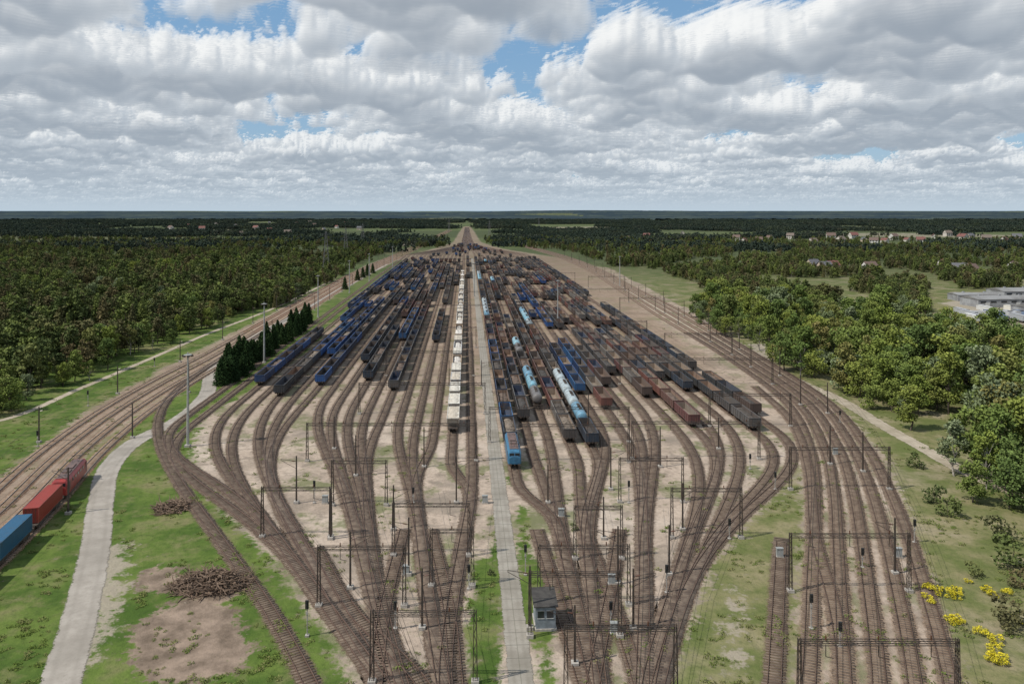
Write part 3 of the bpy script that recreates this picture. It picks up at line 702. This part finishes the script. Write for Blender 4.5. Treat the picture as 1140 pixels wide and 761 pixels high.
for k in range(5):
    f=k/4; wires(catmull(G([(a+(b_-a)*f,r) for a,b_,r in zip(inn,out,rows)])))
for k in 'ABCDEFGHIJ': wires(TRW[k])
for L in LEFT[::2]+RIGHT[::2]: wires(np.array([YL(L,y) for y in range(230,520,25)],float))
obj('overhead_wires',b.mesh('overhead_wires',[m_wire]))

def lamp(px,py,h=22.0):
    X,Y=gp(px,py); b=MB(); b.tube((0,0,0),(0,0,h),0.32,0.14,n=10); b.box((0,0,0.25),(1.2,1.2,0.5),1)
    b.tube((0,0,h-0.6),(0,0,h-0.5),0.9,n=12)
    for i in range(6):
        a=i*math.pi/3; b.box((1.0*math.cos(a),1.0*math.sin(a),h-0.75),(0.55,0.45,0.35),2)
    for s in(-0.25,0.25): b.tube((s,0.35,1),(s*0.6,0.2,h-1),0.03,n=4,cap=False)
    obj('lighting_mast',b.mesh('lighting_mast',[m_galv,m_concp,m_steel]),(X,Y,0))
for q in[(209,497),(294,404),(354,353),(389,326),(411,313),(621,362),(528,330),(437,300),(690,318)]: lamp(*q)
m_sig=simple('signal_black',(0.02,0.02,0.02),None,1,0.5); m_wp=simple('weathered_post_paint',(0.38,0.36,0.33),(0.25,0.22,0.19),3,0.7)
def signal(px,py,h=5.0):
    X,Y=gp(px,py); b=MB(); b.tube((0,0,0),(0,0,h),0.08,n=6,m=1); b.box((0,-0.12,h-0.5),(0.42,0.22,1.1),0); b.box((0,0,0.12),(0.5,0.5,0.24),1)
    for z in(-0.9,-0.5,-0.1): b.tube((0,-0.22,h+z+0.02),(0,-0.38,h+z+0.04),0.11,n=8,m=0)
    b.box((0,-0.1,h-1.6),(0.3,0.05,0.35),1)
    for z in(0.8,1.4,2.0,2.6): b.box((0.15,0.15,z),(0.3,0.04,0.04),1)
    obj('railway_signal',b.mesh('railway_signal',[m_sig,m_wp]),(X,Y,0))
for q in[(42,497),(98,452),(172,408),(342,708),(522,656),(460,560),(700,560),(835,522),(863,545),(960,632),(1018,604),(742,660),(585,640),(935,470),(903,700),(935,720),(812,600),(350,560),(440,700),(680,700)]: signal(*q,h=random.uniform(3,5))
m_cabg=simple('cabinet_grey',(0.3,0.31,0.3))
def cabinet(px,py):
    X,Y=gp(px,py); b=MB(); b.box((0,0,0.12),(1.2,0.8,0.24),1); b.box((0,0,0.85),(1.0,0.6,1.2),0); b.box((0,0,1.49),(1.12,0.72,0.08),0); b.box((0,-0.31,0.85),(0.03,0.03,1.1),1)
    obj('trackside_cabinet',b.mesh('trackside_cabinet',[m_cabg,m_concp]),(X,Y,0))
for q in[(684,705),(681,650),(452,640),(362,560),(930,506),(1000,620),(625,575),(868,620),(540,560)]: cabinet(*q)
m_pyl=simple('pylon_steel',(0.16,0.16,0.16))
def pylon(px,py,h=36):
    X,Y=gp(px,py); b=MB(); w0=6.0
    def wd(z): return w0*(1-z/h)*0.8+0.9
    n=9
    for i in range(n):
        z0,z1=h*i/n,h*(i+1)/n; a,c=wd(z0)/2,wd(z1)/2
        for sx_,sy_ in((-1,-1),(1,-1),(1,1),(-1,1)):
            b.tube((sx_*a,sy_*a,z0),(sx_*c,sy_*c,z1),0.14,n=4,cap=False)
        for s in(-1,1):
            b.tube((-a,s*a,z0),(c,s*c,z1),0.08,n=3,cap=False); b.tube((a,s*a,z0),(-c,s*c,z1),0.08,n=3,cap=False)
            b.tube((s*a,-a,z0),(s*c,c,z1),0.08,n=3,cap=False); b.tube((s*a,a,z0),(s*c,-c,z1),0.08,n=3,cap=False)
    for z,l in((h*0.62,6.5),(h*0.78,5),(h*0.93,3.5)):
        for s in(-1,1): b.tube((0,0,z+0.9),(s*l,0,z),0.12,n=4); b.tube((0,0,z-0.4),(s*l,0,z),0.1,n=4); b.tube((s*l,0,z),(s*l,0,z-1.6),0.12,n=5)
    obj('electricity_pylon',b.mesh('electricity_pylon',[m_pyl]),(X,Y,0),0.4)
pylon(363,300); pylon(385,283,34); pylon(404,272,34); pylon(545,262,34); pylon(500,258,34); pylon(600,254,34)

# ---------------------------------------------------------------- control hut
m_wall=simple('hut_cladding',(0.22,0.25,0.28),(0.15,0.17,0.19),1.2,0.7); m_hroof=simple('hut_felt_roof',(0.035,0.032,0.03),(0.06,0.055,0.05),1,0.9); m_trim=simple('hut_white_trim',(0.6,0.6,0.58))
X,Y=gp(606,693); b=MB()
b.box((0,0,0.15),(2.9,4.3,0.3),3); b.box((0,0,1.75),(2.6,4.0,2.9),0)
b.add([(-1.6,-2.3,3.2),(1.6,-2.3,3.2),(1.6,2.3,3.2),(-1.6,2.3,3.2),(-1.6,-2.3,3.32),(1.6,-2.3,3.32),(1.6,2.3,3.75),(-1.6,2.3,3.75)],[(0,3,2,1),(4,5,6,7),(0,1,5,4),(1,2,6,5),(2,3,7,6),(3,0,4,7)],1)
for x in(-0.65,0.55): b.box((x,-2.01,2.15),(0.85,0.05,0.95),2); b.box((x,-2.02,1.64),(0.95,0.1,0.06),4); b.box((x,-2.02,2.66),(0.95,0.08,0.06),4)
for s in(-1,1):
    b.box((s*1.31,0.9,2.15),(0.05,1.2,0.95),2); b.box((s*1.32,0.9,1.64),(0.1,1.3,0.06),4)
b.box((1.31,-1.1,1.4),(0.05,0.85,2.0),4); b.tube((0.9,1.5,3.3),(0.9,1.5,4.4),0.09,n=6,m=1)
obj('control_hut',b.mesh('control_hut',[m_wall,m_hroof,m_glass,m_concp,m_trim]),(X,Y,0),0.06)

# ---------------------------------------------------------------- log pile
m_log=simple('weathered_branches',(0.12,0.08,0.055),(0.20,0.14,0.10),2,0.95)
def pile(name,px,py,rx,ry,h,n,seed):
    X,Y=gp(px,py); r=random.Random(seed); b=MB()
    for i in range(n):
        a=r.uniform(0,2*math.pi); q=math.sqrt(r.random()); x=q*rx*math.cos(a); y=q*ry*math.sin(a)
        zt=h*(1-q*q)*r.uniform(0.15,1)+0.12; L_=r.uniform(0.7,2.4); th=r.uniform(0,math.pi*2); ti=r.uniform(-0.35,0.45)
        p=Vector((x,y,zt)); d=Vector((math.cos(th)*math.cos(ti),math.sin(th)*math.cos(ti),math.sin(ti)))
        r0=r.uniform(0.04,0.15); m1=p+d*L_*0.5; d2=(d+Vector((r.uniform(-.5,.5),r.uniform(-.5,.5),r.uniform(-.3,.4)))).normalized(); m2=m1+d2*L_*0.5
        for q_ in(m1,m2): q_.z=max(q_.z,0.08)
        b.tube(p,m1,r0,r0*0.75,n=5); b.tube(m1,m2,r0*0.75,r0*0.35,n=5)
    obj(name,b.mesh(name,[m_log]),(X,Y,0),0)
pile('branch_pile',235,652,5.6,3.4,2.2,900,3); pile('branch_pile',192,566,3.2,3.0,1.2,320,5)

# ---------------------------------------------------------------- vegetation prototypes
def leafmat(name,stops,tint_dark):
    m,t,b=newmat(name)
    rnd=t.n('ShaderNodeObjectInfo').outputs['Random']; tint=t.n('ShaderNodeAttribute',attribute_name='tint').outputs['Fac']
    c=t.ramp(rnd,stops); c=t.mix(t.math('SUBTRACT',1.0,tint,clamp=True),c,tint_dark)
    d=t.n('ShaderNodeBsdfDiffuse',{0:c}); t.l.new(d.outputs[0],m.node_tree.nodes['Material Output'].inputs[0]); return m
m_leafR=leafmat('spring_foliage',[(0,(0.20,0.25,0.055)),(0.18,(0.29,0.32,0.075)),(0.34,(0.14,0.20,0.057)),(0.50,(0.24,0.285,0.075)),(0.62,(0.27,0.225,0.09)),(0.72,(0.17,0.23,0.07)),(0.82,(0.11,0.16,0.052)),(0.92,(0.25,0.29,0.17))],(0.065,0.093,0.03))
m_leafL=leafmat('mixed_forest_foliage',[(0,(0.095,0.125,0.046)),(0.2,(0.16,0.195,0.06)),(0.36,(0.07,0.095,0.042)),(0.5,(0.20,0.15,0.08)),(0.60,(0.115,0.155,0.052)),(0.76,(0.165,0.135,0.075)),(0.88,(0.23,0.275,0.08))],(0.045,0.058,0.027))
m_conif=leafmat('conifer_needles',[(0,(0.03,0.055,0.022)),(1,(0.05,0.085,0.03))],(0.012,0.026,0.012))
m_leafF=leafmat('distant_forest_foliage',[(0,(0.045,0.063,0.048)),(0.35,(0.062,0.082,0.053)),(0.6,(0.045,0.061,0.050)),(0.8,(0.095,0.115,0.062)),(1,(0.075,0.075,0.058))],(0.031,0.044,0.04))  # cloud shade and bluish distance haze are put into these foliage colours
m_broom=leafmat('yellow_broom_flowers',[(0,(0.62,0.50,0.03)),(1,(0.70,0.58,0.05))],(0.10,0.14,0.03))
m_weed=leafmat('weed_foliage',[(0,(0.12,0.17,0.035)),(0.5,(0.17,0.20,0.06)),(1,(0.24,0.22,0.10))],(0.08,0.11,0.03))
m_bark=simple('tree_bark',(0.10,0.08,0.06),(0.05,0.04,0.03),2,0.95); m_birch=simple('pale_bark',(0.4,0.37,0.33),(0.15,0.13,0.11),2,0.9)
def leaves(C,size,rng,tint,flat=0.0):
    n=len(C); N_=rng.normal(size=(n,3)); N_[:,2]+=flat; N_/=np.linalg.norm(N_,axis=1)[:,None]
    U=np.cross(N_,rng.normal(size=(n,3))); U/=np.linalg.norm(U,axis=1)[:,None]; W_=np.cross(N_,U)
    s=(size*rng.uniform(0.6,1.35,(n,1)))/2
    V=np.stack([C-U*s,C-W_*s*0.7,C+U*s,C+W_*s*0.7],1).reshape(-1,3)
    F=np.arange(4*n).reshape(-1,4); return V,F,np.repeat(tint,4)
def crown(H,R,nb,nl,leaf,rng,low=0.25,flatc=0.5):
    bc=[];br=[]
    for k in range(nb):
        z=rng.uniform(low,0.93); e=math.sqrt(max(0.05,1-((z-(low+0.28))/(1.0-low-0.24))**2)); a=rng.uniform(0,2*math.pi); q=R*e*rng.uniform(0.15,0.85)
        bc.append((q*math.cos(a),q*math.sin(a),z*H)); br.append(R*rng.uniform(0.22,0.42)*(0.6+0.4*e))
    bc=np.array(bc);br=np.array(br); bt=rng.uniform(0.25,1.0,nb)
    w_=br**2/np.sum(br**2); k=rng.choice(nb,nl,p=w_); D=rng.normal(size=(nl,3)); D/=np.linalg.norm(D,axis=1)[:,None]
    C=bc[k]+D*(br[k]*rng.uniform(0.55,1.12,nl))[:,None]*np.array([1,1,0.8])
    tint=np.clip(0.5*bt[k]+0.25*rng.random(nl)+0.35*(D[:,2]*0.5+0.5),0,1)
    V,F,T_=leaves(C,leaf,rng,tint,flatc); return V,F,T_,bc,br
def tree(name,H,R,nb,nl,leaf,seed,lm,bark,low=0.25,limbs=True):
    rng=np.random.default_rng(seed); V,F,T_,bc,br=crown(H,R,nb,nl,leaf,rng,low,0.7)
    b=MB(); r0=0.018*H; prev=Vector((0,0,-0.2)); n=5; pts=[prev]
    for i in range(1,n+1):
        p=Vector((rng.normal(0,0.02*H),rng.normal(0,0.02*H),0.8*H*i/n)); b.tube(prev,p,r0*(1-0.8*(i-1)/n),r0*(1-0.8*i/n),n=6,cap=False); prev=p; pts.append(p)
    if limbs:
        for c in bc[:16]:
            j=min(n-1,max(1,int(c[2]/H*0.75*n/0.8))); p=pts[j]; b.tube(p,Vector(c),r0*0.4,r0*0.1,n=4,cap=False)
    bv=np.array(b.v); bf=np.array([f[:4] for f in b.f if len(f)==4])
    V2=np.r_[V,bv]; F2=np.r_[F,bf+len(V)]; mi=np.r_[np.zeros(len(F)),np.ones(len(bf))]
    return np_mesh(name,V2,F2,[lm,bark],mi,attrs={'tint':np.r_[T_,np.ones(len(bv))]})
def conifer(name,H,R,seed,lm,nl=1600,leaf=0.5):
    rng=np.random.default_rng(seed); z=rng.beta(1.1,1.5,nl); tier=np.floor(z*13)/13; fr=(z-tier)*13
    rad=R*(1-z)**0.7*(0.7+0.4*(1-fr))+0.15; a=rng.uniform(0,2*math.pi,nl); lob=0.8+0.25*np.sin(a*5+tier*40)+0.12*np.sin(a*2+z*9); q=rad*lob*np.sqrt(rng.uniform(0.25,1,nl))
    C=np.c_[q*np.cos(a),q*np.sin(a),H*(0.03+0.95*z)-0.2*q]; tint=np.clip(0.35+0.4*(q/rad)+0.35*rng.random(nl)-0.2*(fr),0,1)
    V,F,T_=leaves(C,leaf,rng,tint,0.8); b=MB(); b.tube((0,0,-0.2),(0,0,H*0.95),0.016*H,0.02,n=6,cap=False)
    for k in range(20):
        zz_=0.1+0.8*k/20; aa=k*2.4; rr=R*(1-zz_)**0.85*0.85; b.tube((0,0,H*zz_),(rr*math.cos(aa),rr*math.sin(aa),H*zz_-0.2*rr),0.05,0.02,n=4,cap=False)
    bv=np.array(b.v); bf=np.array(b.f); 
    return np_mesh(name,np.r_[V,bv],np.r_[F,bf+len(V)],[lm,m_bark],np.r_[np.zeros(len(F)),np.ones(len(bf))],attrs={'tint':np.r_[T_,np.ones(len(bv))]})
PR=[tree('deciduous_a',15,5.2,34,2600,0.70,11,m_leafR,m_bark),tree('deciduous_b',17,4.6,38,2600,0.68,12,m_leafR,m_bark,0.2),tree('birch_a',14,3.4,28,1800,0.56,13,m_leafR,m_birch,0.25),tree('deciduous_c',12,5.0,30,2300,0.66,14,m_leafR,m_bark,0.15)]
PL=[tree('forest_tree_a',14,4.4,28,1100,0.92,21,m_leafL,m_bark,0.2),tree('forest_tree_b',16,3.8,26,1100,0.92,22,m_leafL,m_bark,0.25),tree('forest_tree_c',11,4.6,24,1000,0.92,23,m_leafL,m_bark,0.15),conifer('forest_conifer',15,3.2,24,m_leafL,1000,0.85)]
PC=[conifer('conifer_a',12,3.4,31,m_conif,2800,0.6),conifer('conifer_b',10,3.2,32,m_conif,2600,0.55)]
def patch(name,seed,lm,n=26,S=44,nl=60,leaf=2.3):
    rng=np.random.default_rng(seed); Vs=[];Ts=[];Fs=[];o=0
    for k in range(n):
        H=rng.uniform(8,15);R=rng.uniform(2.6,4.4); V,F,T_,_,_=crown(H,R,9,nl,leaf,rng,0.12)
        V=V+np.array([rng.uniform(-S/2,S/2),rng.uniform(-S/2,S/2),-0.5]); Vs.append(V);Fs.append(F+o);Ts.append(np.clip(T_*0.7+rng.uniform(-.25,.4),0,1)); o+=len(V)
    return np_mesh(name,np.concatenate(Vs),np.concatenate(Fs),[lm],attrs={'tint':np.concatenate(Ts)})
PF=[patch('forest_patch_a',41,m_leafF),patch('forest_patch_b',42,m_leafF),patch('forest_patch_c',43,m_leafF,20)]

def instancer(name,proto,pts,scales,zs=None):
    n=len(pts)
    if n==0: return
    P=np.asarray(pts,float); s=np.asarray(scales,float)/2; a=RNG.uniform(0,2*math.pi,n); c,sn=np.cos(a)*s,np.sin(a)*s
    z=np.zeros(n) if zs is None else np.asarray(zs)
    q=[np.c_[P[:,0]+c*i-sn*j,P[:,1]+sn*i+c*j,z] for i,j in((-1,-1),(1,-1),(1,1),(-1,1))]
    V=np.stack(q,1).reshape(-1,3); F=np.arange(4*n).reshape(-1,4)
    par=obj(name,np_mesh(name,V,F)); par.instance_type='FACES'; par.use_instance_faces_scale=True; par.instance_faces_scale=1.0
    par.show_instancer_for_render=False; par.show_instancer_for_viewport=False
    ch=obj('tree_form',proto); ch.parent=par
def scatter(poly,spacing,jit=0.45):
    P=np.array(poly); x0,y0=P.min(0);x1,y1=P.max(0)
    gx,gy=np.meshgrid(np.arange(x0,x1,spacing),np.arange(y0,y1,spacing)); q=np.c_[gx.ravel(),gy.ravel()]; q+=RNG.uniform(-jit,jit,q.shape)*spacing
    return q[inpoly(q[:,0],q[:,1],poly)]
def hvar(p): return 0.9+0.56*mnoise.noise(Vector((p[0]/35,p[1]/35,7)))
def inlot(p): return bool(inpoly(np.array([p[0]]),np.array([p[1]]),LOT)[0])
# right hand wood
WR_=G([(765,352),(800,374),(838,384),(868,410),(900,428),(945,442),(1000,470),(1038,496),(1052,540),(1075,585),(1110,615),(1160,640),(1330,650),(1330,398),(1140,392),(1030,368),(880,345),(800,335)])
near=[];farp=[]
for p in scatter(WR_,6.5):
    if mnoise.noise(Vector((p[0]/24,p[1]/24,1)))<-0.27: continue
    if inlot(p): continue
    if p[1]<300: near.append(p)
    else: farp.append(p)
for p in near:
    k=random.choices(range(4),[3,3,3,3])[0]; s=random.uniform(0.7,1.22)*hvar(p)
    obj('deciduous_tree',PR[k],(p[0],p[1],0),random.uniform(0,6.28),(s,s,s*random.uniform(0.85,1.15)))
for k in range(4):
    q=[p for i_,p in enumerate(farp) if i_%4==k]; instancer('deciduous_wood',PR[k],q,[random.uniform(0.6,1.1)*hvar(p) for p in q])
# left hand wood: species drift across the stand
WL=G([(-420,500),(-150,480),(0,462),(20,440),(75,432),(130,408),(190,384),(250,358),(318,332),(345,314),(300,300),(150,296),(0,296),(-400,300)])
groups={0:[],1:[],2:[],3:[],4:[]}
for p in scatter(WL,6.6):
    if mnoise.noise(Vector((p[0]/30,p[1]/30,5)))<-0.25: continue
    v=mnoise.noise(Vector((p[0]/55,p[1]/55,13)))+random.uniform(-.3,.3)
    k=3 if v<-0.38 else 0 if v<-0.05 else 2 if v<0.2 else 1 if v<0.42 else 4
    groups[k].append(p)
for k in range(4): instancer('mixed_wood',PL[k],groups[k],[random.uniform(0.55,1.15)*hvar(p) for p in groups[k]])
instancer('mixed_wood',PR[0],groups[4],[random.uniform(0.5,0.9)*hvar(p) for p in groups[4]])
for a,b_ in[(12,458),(5,455),(150,375),(70,428),(200,372),(170,388),(145,395),(160,380),(182,380),(30,446),(100,424),(230,366),(120,412)]:
    X,Y=gp(a,b_); obj('deciduous_tree',random.choice(PR),(X,Y,0),random.uniform(0,6),random.uniform(0.5,0.8))
# conifer row
for k in range(84):
    f=k/83; a=248+(345-248)*f; r=428+(358-428)*f; X,Y=gp(a,r); 
    if k%17==9: continue
    obj('spruce_tree',random.choice(PC),(X+random.uniform(-3.2,3.2),Y+random.uniform(-2,2),0),random.uniform(0,6),random.uniform(0.55,0.98))
for a,b_ in[(398,312),(404,309),(409,307),(415,304),(384,322)]: X,Y=gp(a,b_); obj('spruce_tree',random.choice(PC),(X,Y,0),0,0.9)
# mid-ground trees
mids=[]
for _ in range(40000):
    Y=math.exp(RNG.uniform(math.log(430),math.log(1500))); X=RNG.uniform(-1,1)*(0.8*Y)
    L=X-SK*Y
    if -106<L<142 and Y<1080: continue
    if Y>=1080 and -106<L<(142-(Y-1080)*0.5) and Y<1180: continue
    if abs(L)<34 and Y>=1150: continue
    n_=mnoise.noise(Vector((X/60,Y/95,9)))+0.4*mnoise.noise(Vector((X/20,Y/32,2)))
    lim=-0.02 if X>0 else -0.06
    if 142<L<175 and Y<900: lim=0.22
    if n_>lim and not inlot((X,Y)): mids.append((X,Y))
mids=mids[:17000]
for k in range(4):
    qq=mids[k::5]; instancer('scattered_trees',PL[k],qq,[random.uniform(0.35,0.8) for _ in qq])
instancer('scattered_trees',PR[2],mids[4::5][:1300],[random.uniform(0.4,0.7) for _ in mids[4::5][:1300]])
# distant forest patches
fp=[]
for _ in range(16000):
    Y=math.sqrt(RNG.uniform(1050**2,4800**2)); X=RNG.uniform(-0.85,0.85)*Y; L=X-SK*Y
    if abs(L-0)<(50 if Y<1500 else 30): continue
    n_=mnoise.noise(Vector((X/330,Y/420,4)))+0.4*mnoise.noise(Vector((X/110,Y/130,2)))
    if n_>(-0.08 if Y>2300 else 0.04): fp.append((X,Y))
fp=fp[:7500]
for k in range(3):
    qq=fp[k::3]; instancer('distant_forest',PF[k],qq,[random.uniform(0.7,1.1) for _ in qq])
# horizon canopy sheet
def canopy():
    ys_=[4600.]; 
    while ys_[-1]<26000: ys_.append(ys_[-1]*1.012)
    ys_=np.array(ys_); u=np.linspace(-1.0,1.0,560); U,YY=np.meshgrid(u,ys_); XX=U*YY
    Z=np.zeros(XX.shape)
    for i_ in range(XX.shape[0]):
        for j_ in range(XX.shape[1]):
            x,y=XX[i_,j_],YY[i_,j_]; m=mnoise.noise(Vector((x/900,y/1500,8)))+0.3*mnoise.noise(Vector((x/250,y/400,3)))
            Z[i_,j_]=(11+random.uniform(-3,3)) if m>-0.17 else -8
    h=np.clip((YY-6500)/4000,0,1)*(22+26*np.sin(XX/2600+1.1)*np.sin(XX/1300+0.4)+14*np.sin(XX/900+YY/3000.)); Z+=np.maximum(h,0)
    id_=np.arange(XX.size).reshape(XX.shape); F=np.stack([id_[:-1,:-1],id_[:-1,1:],id_[1:,1:],id_[1:,:-1]],-1).reshape(-1,4)
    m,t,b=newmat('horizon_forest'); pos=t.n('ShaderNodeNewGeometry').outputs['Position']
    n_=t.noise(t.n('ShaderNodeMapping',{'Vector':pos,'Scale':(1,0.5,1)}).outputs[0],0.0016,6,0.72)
    t.l.new(t.ramp(n_,[(0.3,(0.024,0.038,0.052)),(0.48,(0.034,0.050,0.060)),(0.60,(0.060,0.078,0.072)),(0.75,(0.028,0.043,0.055))]),b.inputs['Base Color']); b.inputs['Roughness'].default_value=1; b.inputs['Specular IOR Level'].default_value=0  # blue-grey distance haze painted into the canopy colours
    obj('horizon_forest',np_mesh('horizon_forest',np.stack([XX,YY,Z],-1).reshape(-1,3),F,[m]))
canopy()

# shrubs and broom
PS=[tree('shrub_form',2.2,1.5,9,380,0.28,51,m_leafL,m_bark,0.1,False),tree('broom_form',1.5,1.2,10,420,0.2,52,m_broom,m_bark,0.1,False)]
for a,b_,s in[(1035,655,1),(1048,660,1.2),(1060,656,0.9),(1066,664,1),(1095,660,1),(1104,664,.8),(1036,668,.8),(1050,690,1.0),(1062,692,.9),(1072,694,.8),(1098,706,1),(1104,716,1.1),(1108,726,1),(1114,734,1.2),(1100,736,.9),(1120,742,1),(1036,672,.7),(1130,690,.8),(1128,662,.9),(1078,650,.6)]:
    X,Y=gp(a,b_); obj('broom_shrub',PS[1],(X+random.uniform(-.6,.6),Y+random.uniform(-.6,.6),0),random.uniform(0,6),(s*1.0,s*1.0,s*0.7))
for a,b_,s in[(1125,692,1.7),(1120,700,1.3),(1136,655,1.4),(1128,630,2.2),(1110,600,2),(1085,640,1),(1040,560,1.6),(1055,575,1.8),(1022,520,1.5),(770,425,1),(640,590,.6),(545,640,.5)]:
    X,Y=gp(a,b_); obj('green_shrub',PS[0],(X,Y,0),random.uniform(0,6),s)
# weeds: one instanced mass
rng=np.random.default_rng(61); V,F,T_,_,_=crown(0.32,0.8,9,70,0.22,rng,0.0,1.5); wm=np_mesh('weed_form',V,F,[m_weed],attrs={'tint':T_})
wp=[];ws=[]
for _ in range(18000):
    Y=math.exp(RNG.uniform(math.log(80),math.log(380))); X=RNG.uniform(-0.7,0.7)*Y
    n_=mnoise.noise(Vector((X/9,Y/12,2)))+0.7*mnoise.noise(Vector((X/3,Y/3,2)))
    if n_>0.12: wp.append((X,Y)); ws.append(random.uniform(0.3,1.0))
PW=np.array(wp); bad=np.zeros(len(PW),bool)
RD=catmull(G([(45,900),(68,761),(88,690),(106,610),(112,560),(122,520),(150,492),(200,466),(229,440),(238,412),(285,375),(342,344)]),4)
for r in RD: bad|=np.hypot(PW[:,0]-r[0],PW[:,1]-r[1])<3.2
bad|=np.abs(PW[:,0]-SK*PW[:,1]-6.4)<1.9
for zp in (Z_YARD,Z_EAST,Z_DIRT[0],Z_DIRT[1],Z_LAY[0]): bad|=inpoly(PW[:,0],PW[:,1],zp)&(RNG.random(len(PW))<0.62)
wp=PW[~bad]; ws=np.array(ws)[~bad]; instancer('weeds',wm,wp,ws)

# ---------------------------------------------------------------- houses and sheds
m_pl=paint('render_wall',[(0.5,0.48,0.43),(0.55,0.53,0.5),(0.42,0.35,0.27),(0.45,0.41,0.37)],(0.3,0.27,0.22),0.2,0.85)
m_rr=paint('roof_tiles',[(0.15,0.06,0.05),(0.12,0.08,0.065),(0.10,0.10,0.11),(0.14,0.11,0.09)],(0.1,0.07,0.06),0.3,0.8)
def house():
    b=MB(); b.box((0,0,2.7),(10,8,5.4),0)
    b.add([(-5.5,-4.6,5.2),(5.5,-4.6,5.2),(5.5,4.6,5.2),(-5.5,4.6,5.2),(-5.5,0,9),(5.5,0,9)],[(0,1,5,4),(2,3,4,5),(0,3,2,1)],1)
    b.add([(-4.99,-4,5.4),(-4.99,4,5.4),(-4.99,0,8.7)],[(0,1,2)],0); b.add([(4.99,-4,5.4),(4.99,4,5.4),(4.99,0,8.7)],[(2,1,0)],0)
    for x in(-3.3,-0.3,3.2):
        for z in(1.7,4.2): b.box((x,-4.02,z),(1.2,0.08,1.2),2); b.box((x,-4.05,z-0.68),(1.4,0.16,0.08),3)
    for y in(-2,2): b.box((5.02,y,4.2),(0.08,1.1,1.2),2)
    b.box((1.5,-4.03,1.1),(1.0,0.08,2.1),3); b.box((2.5,1.2,8.6),(0.7,0.7,2.0),1)
    return b.mesh('house',[m_pl,m_rr,m_glass,m_trim])
HM=house()
for a,b_ in[(828,272),(845,270),(905,272),(936,271),(962,270),(973,272),(985,271),(1072,268),(1080,266),(857,268),(918,303),(926,302),(968,303),(1040,266),(1128,303),(1098,269),(700,268),(330,250),(240,252),(262,254),(285,256),(300,258),(225,257),(350,252),(375,254),(400,256),(190,256),(270,262),(320,262),(820,268),(1010,270),(1118,272),(1132,268),(300,249),(345,249),(880,266),(925,267),(950,266),(995,267),(1025,271),(1055,263),(210,252),(360,258),(385,250),(1068,305),(1080,306),(905,300),(1050,300),(720,266),(760,262)]:
    X,Y=gp(a,b_); obj('rendered_house',HM,(X,Y,0),random.uniform(-0.6,0.6)+(math.pi/2 if random.random()<.4 else 0),random.uniform(1.0,1.6) if Y>1300 else 1.1)
m_shed=simple('corrugated_shed_wall',(0.30,0.31,0.32),(0.20,0.20,0.21),0.3,0.6); m_sr=simple('shed_roof',(0.24,0.24,0.24),(0.15,0.145,0.14),0.1,0.8)
def shed(px,py,w_,l_,h,rz):
    X,Y=gp(px,py); b=MB(); b.box((0,0,h/2),(w_,l_,h),0)
    b.add([(-w_/2-.3,-l_/2-.3,h+.02),(w_/2+.3,-l_/2-.3,h+.02),(w_/2+.3,l_/2+.3,h+.02),(-w_/2-.3,l_/2+.3,h+.02),(-w_/2-.3,0,h+l_*0.09),(w_/2+.3,0,h+l_*0.09)],[(0,1,5,4),(2,3,4,5),(0,4,3),(1,2,5),(0,3,2,1)],1)
    n=int(w_/6)
    for i in range(n): x=-w_/2+w_*(i+.5)/n; b.box((x,-l_/2-0.02,h*0.68),(3.4,0.1,1.0),2)
    for i in range(0,n,3): x=-w_/2+w_*(i+.5)/n; b.box((x+2.6,-l_/2-0.03,1.4),(2.6,0.12,2.8),3)
    for i in range(n//2): x=-w_/2+w_*(i*2+1)/n; b.box((x,0,h+l_*0.09+.2),(1.2,1.2,0.7),0)
    obj('industrial_shed',b.mesh('industrial_shed',[m_shed,m_sr,m_glass,m_trim]),(X,Y,0),rz)
shed(1118,340,44,16,4.6,0.1); shed(1190,352,50,20,5,0.1); shed(1084,334,26,12,3.8,0.0); shed(1150,331,50,18,4.8,0.05); shed(1235,340,60,26,6,0)
m_trl=paint('trailer_paint',[(0.55,0.55,0.54),(0.35,0.36,0.38),(0.6,0.58,0.52),(0.15,0.2,0.3)],(0.2,0.18,0.15),0.2,0.6)
b=MB(); b.box((0,0,2.45),(2.5,12,2.6),0); b.box((0,0,1.05),(1.1,11.6,0.2),1)
for y in(-4.6,-3.4,-2.2):
    for s in(-1,1): b.tube((s*0.95,y,0.5),(s*1.22,y,0.5),0.5,n=10,m=1)
for s in(-1,1): b.box((s*0.6,4.2,0.5),(0.14,0.14,1.0),1); b.box((s*1.22,0,3.72),(0.1,12.02,0.12),1)
b.box((0,-6.02,2.45),(0.04,0.04,2.5),1)
TRL=b.mesh('trailer',[m_trl,m_under])
for k in range(20): 
    X,Y=gp(1066+k*5.2+random.uniform(-1,1),random.choice([348,351,354,358])); obj('parked_trailer',TRL,(X,Y,0),random.uniform(-0.15,0.15)+(1.4 if k%5==0 else 0))
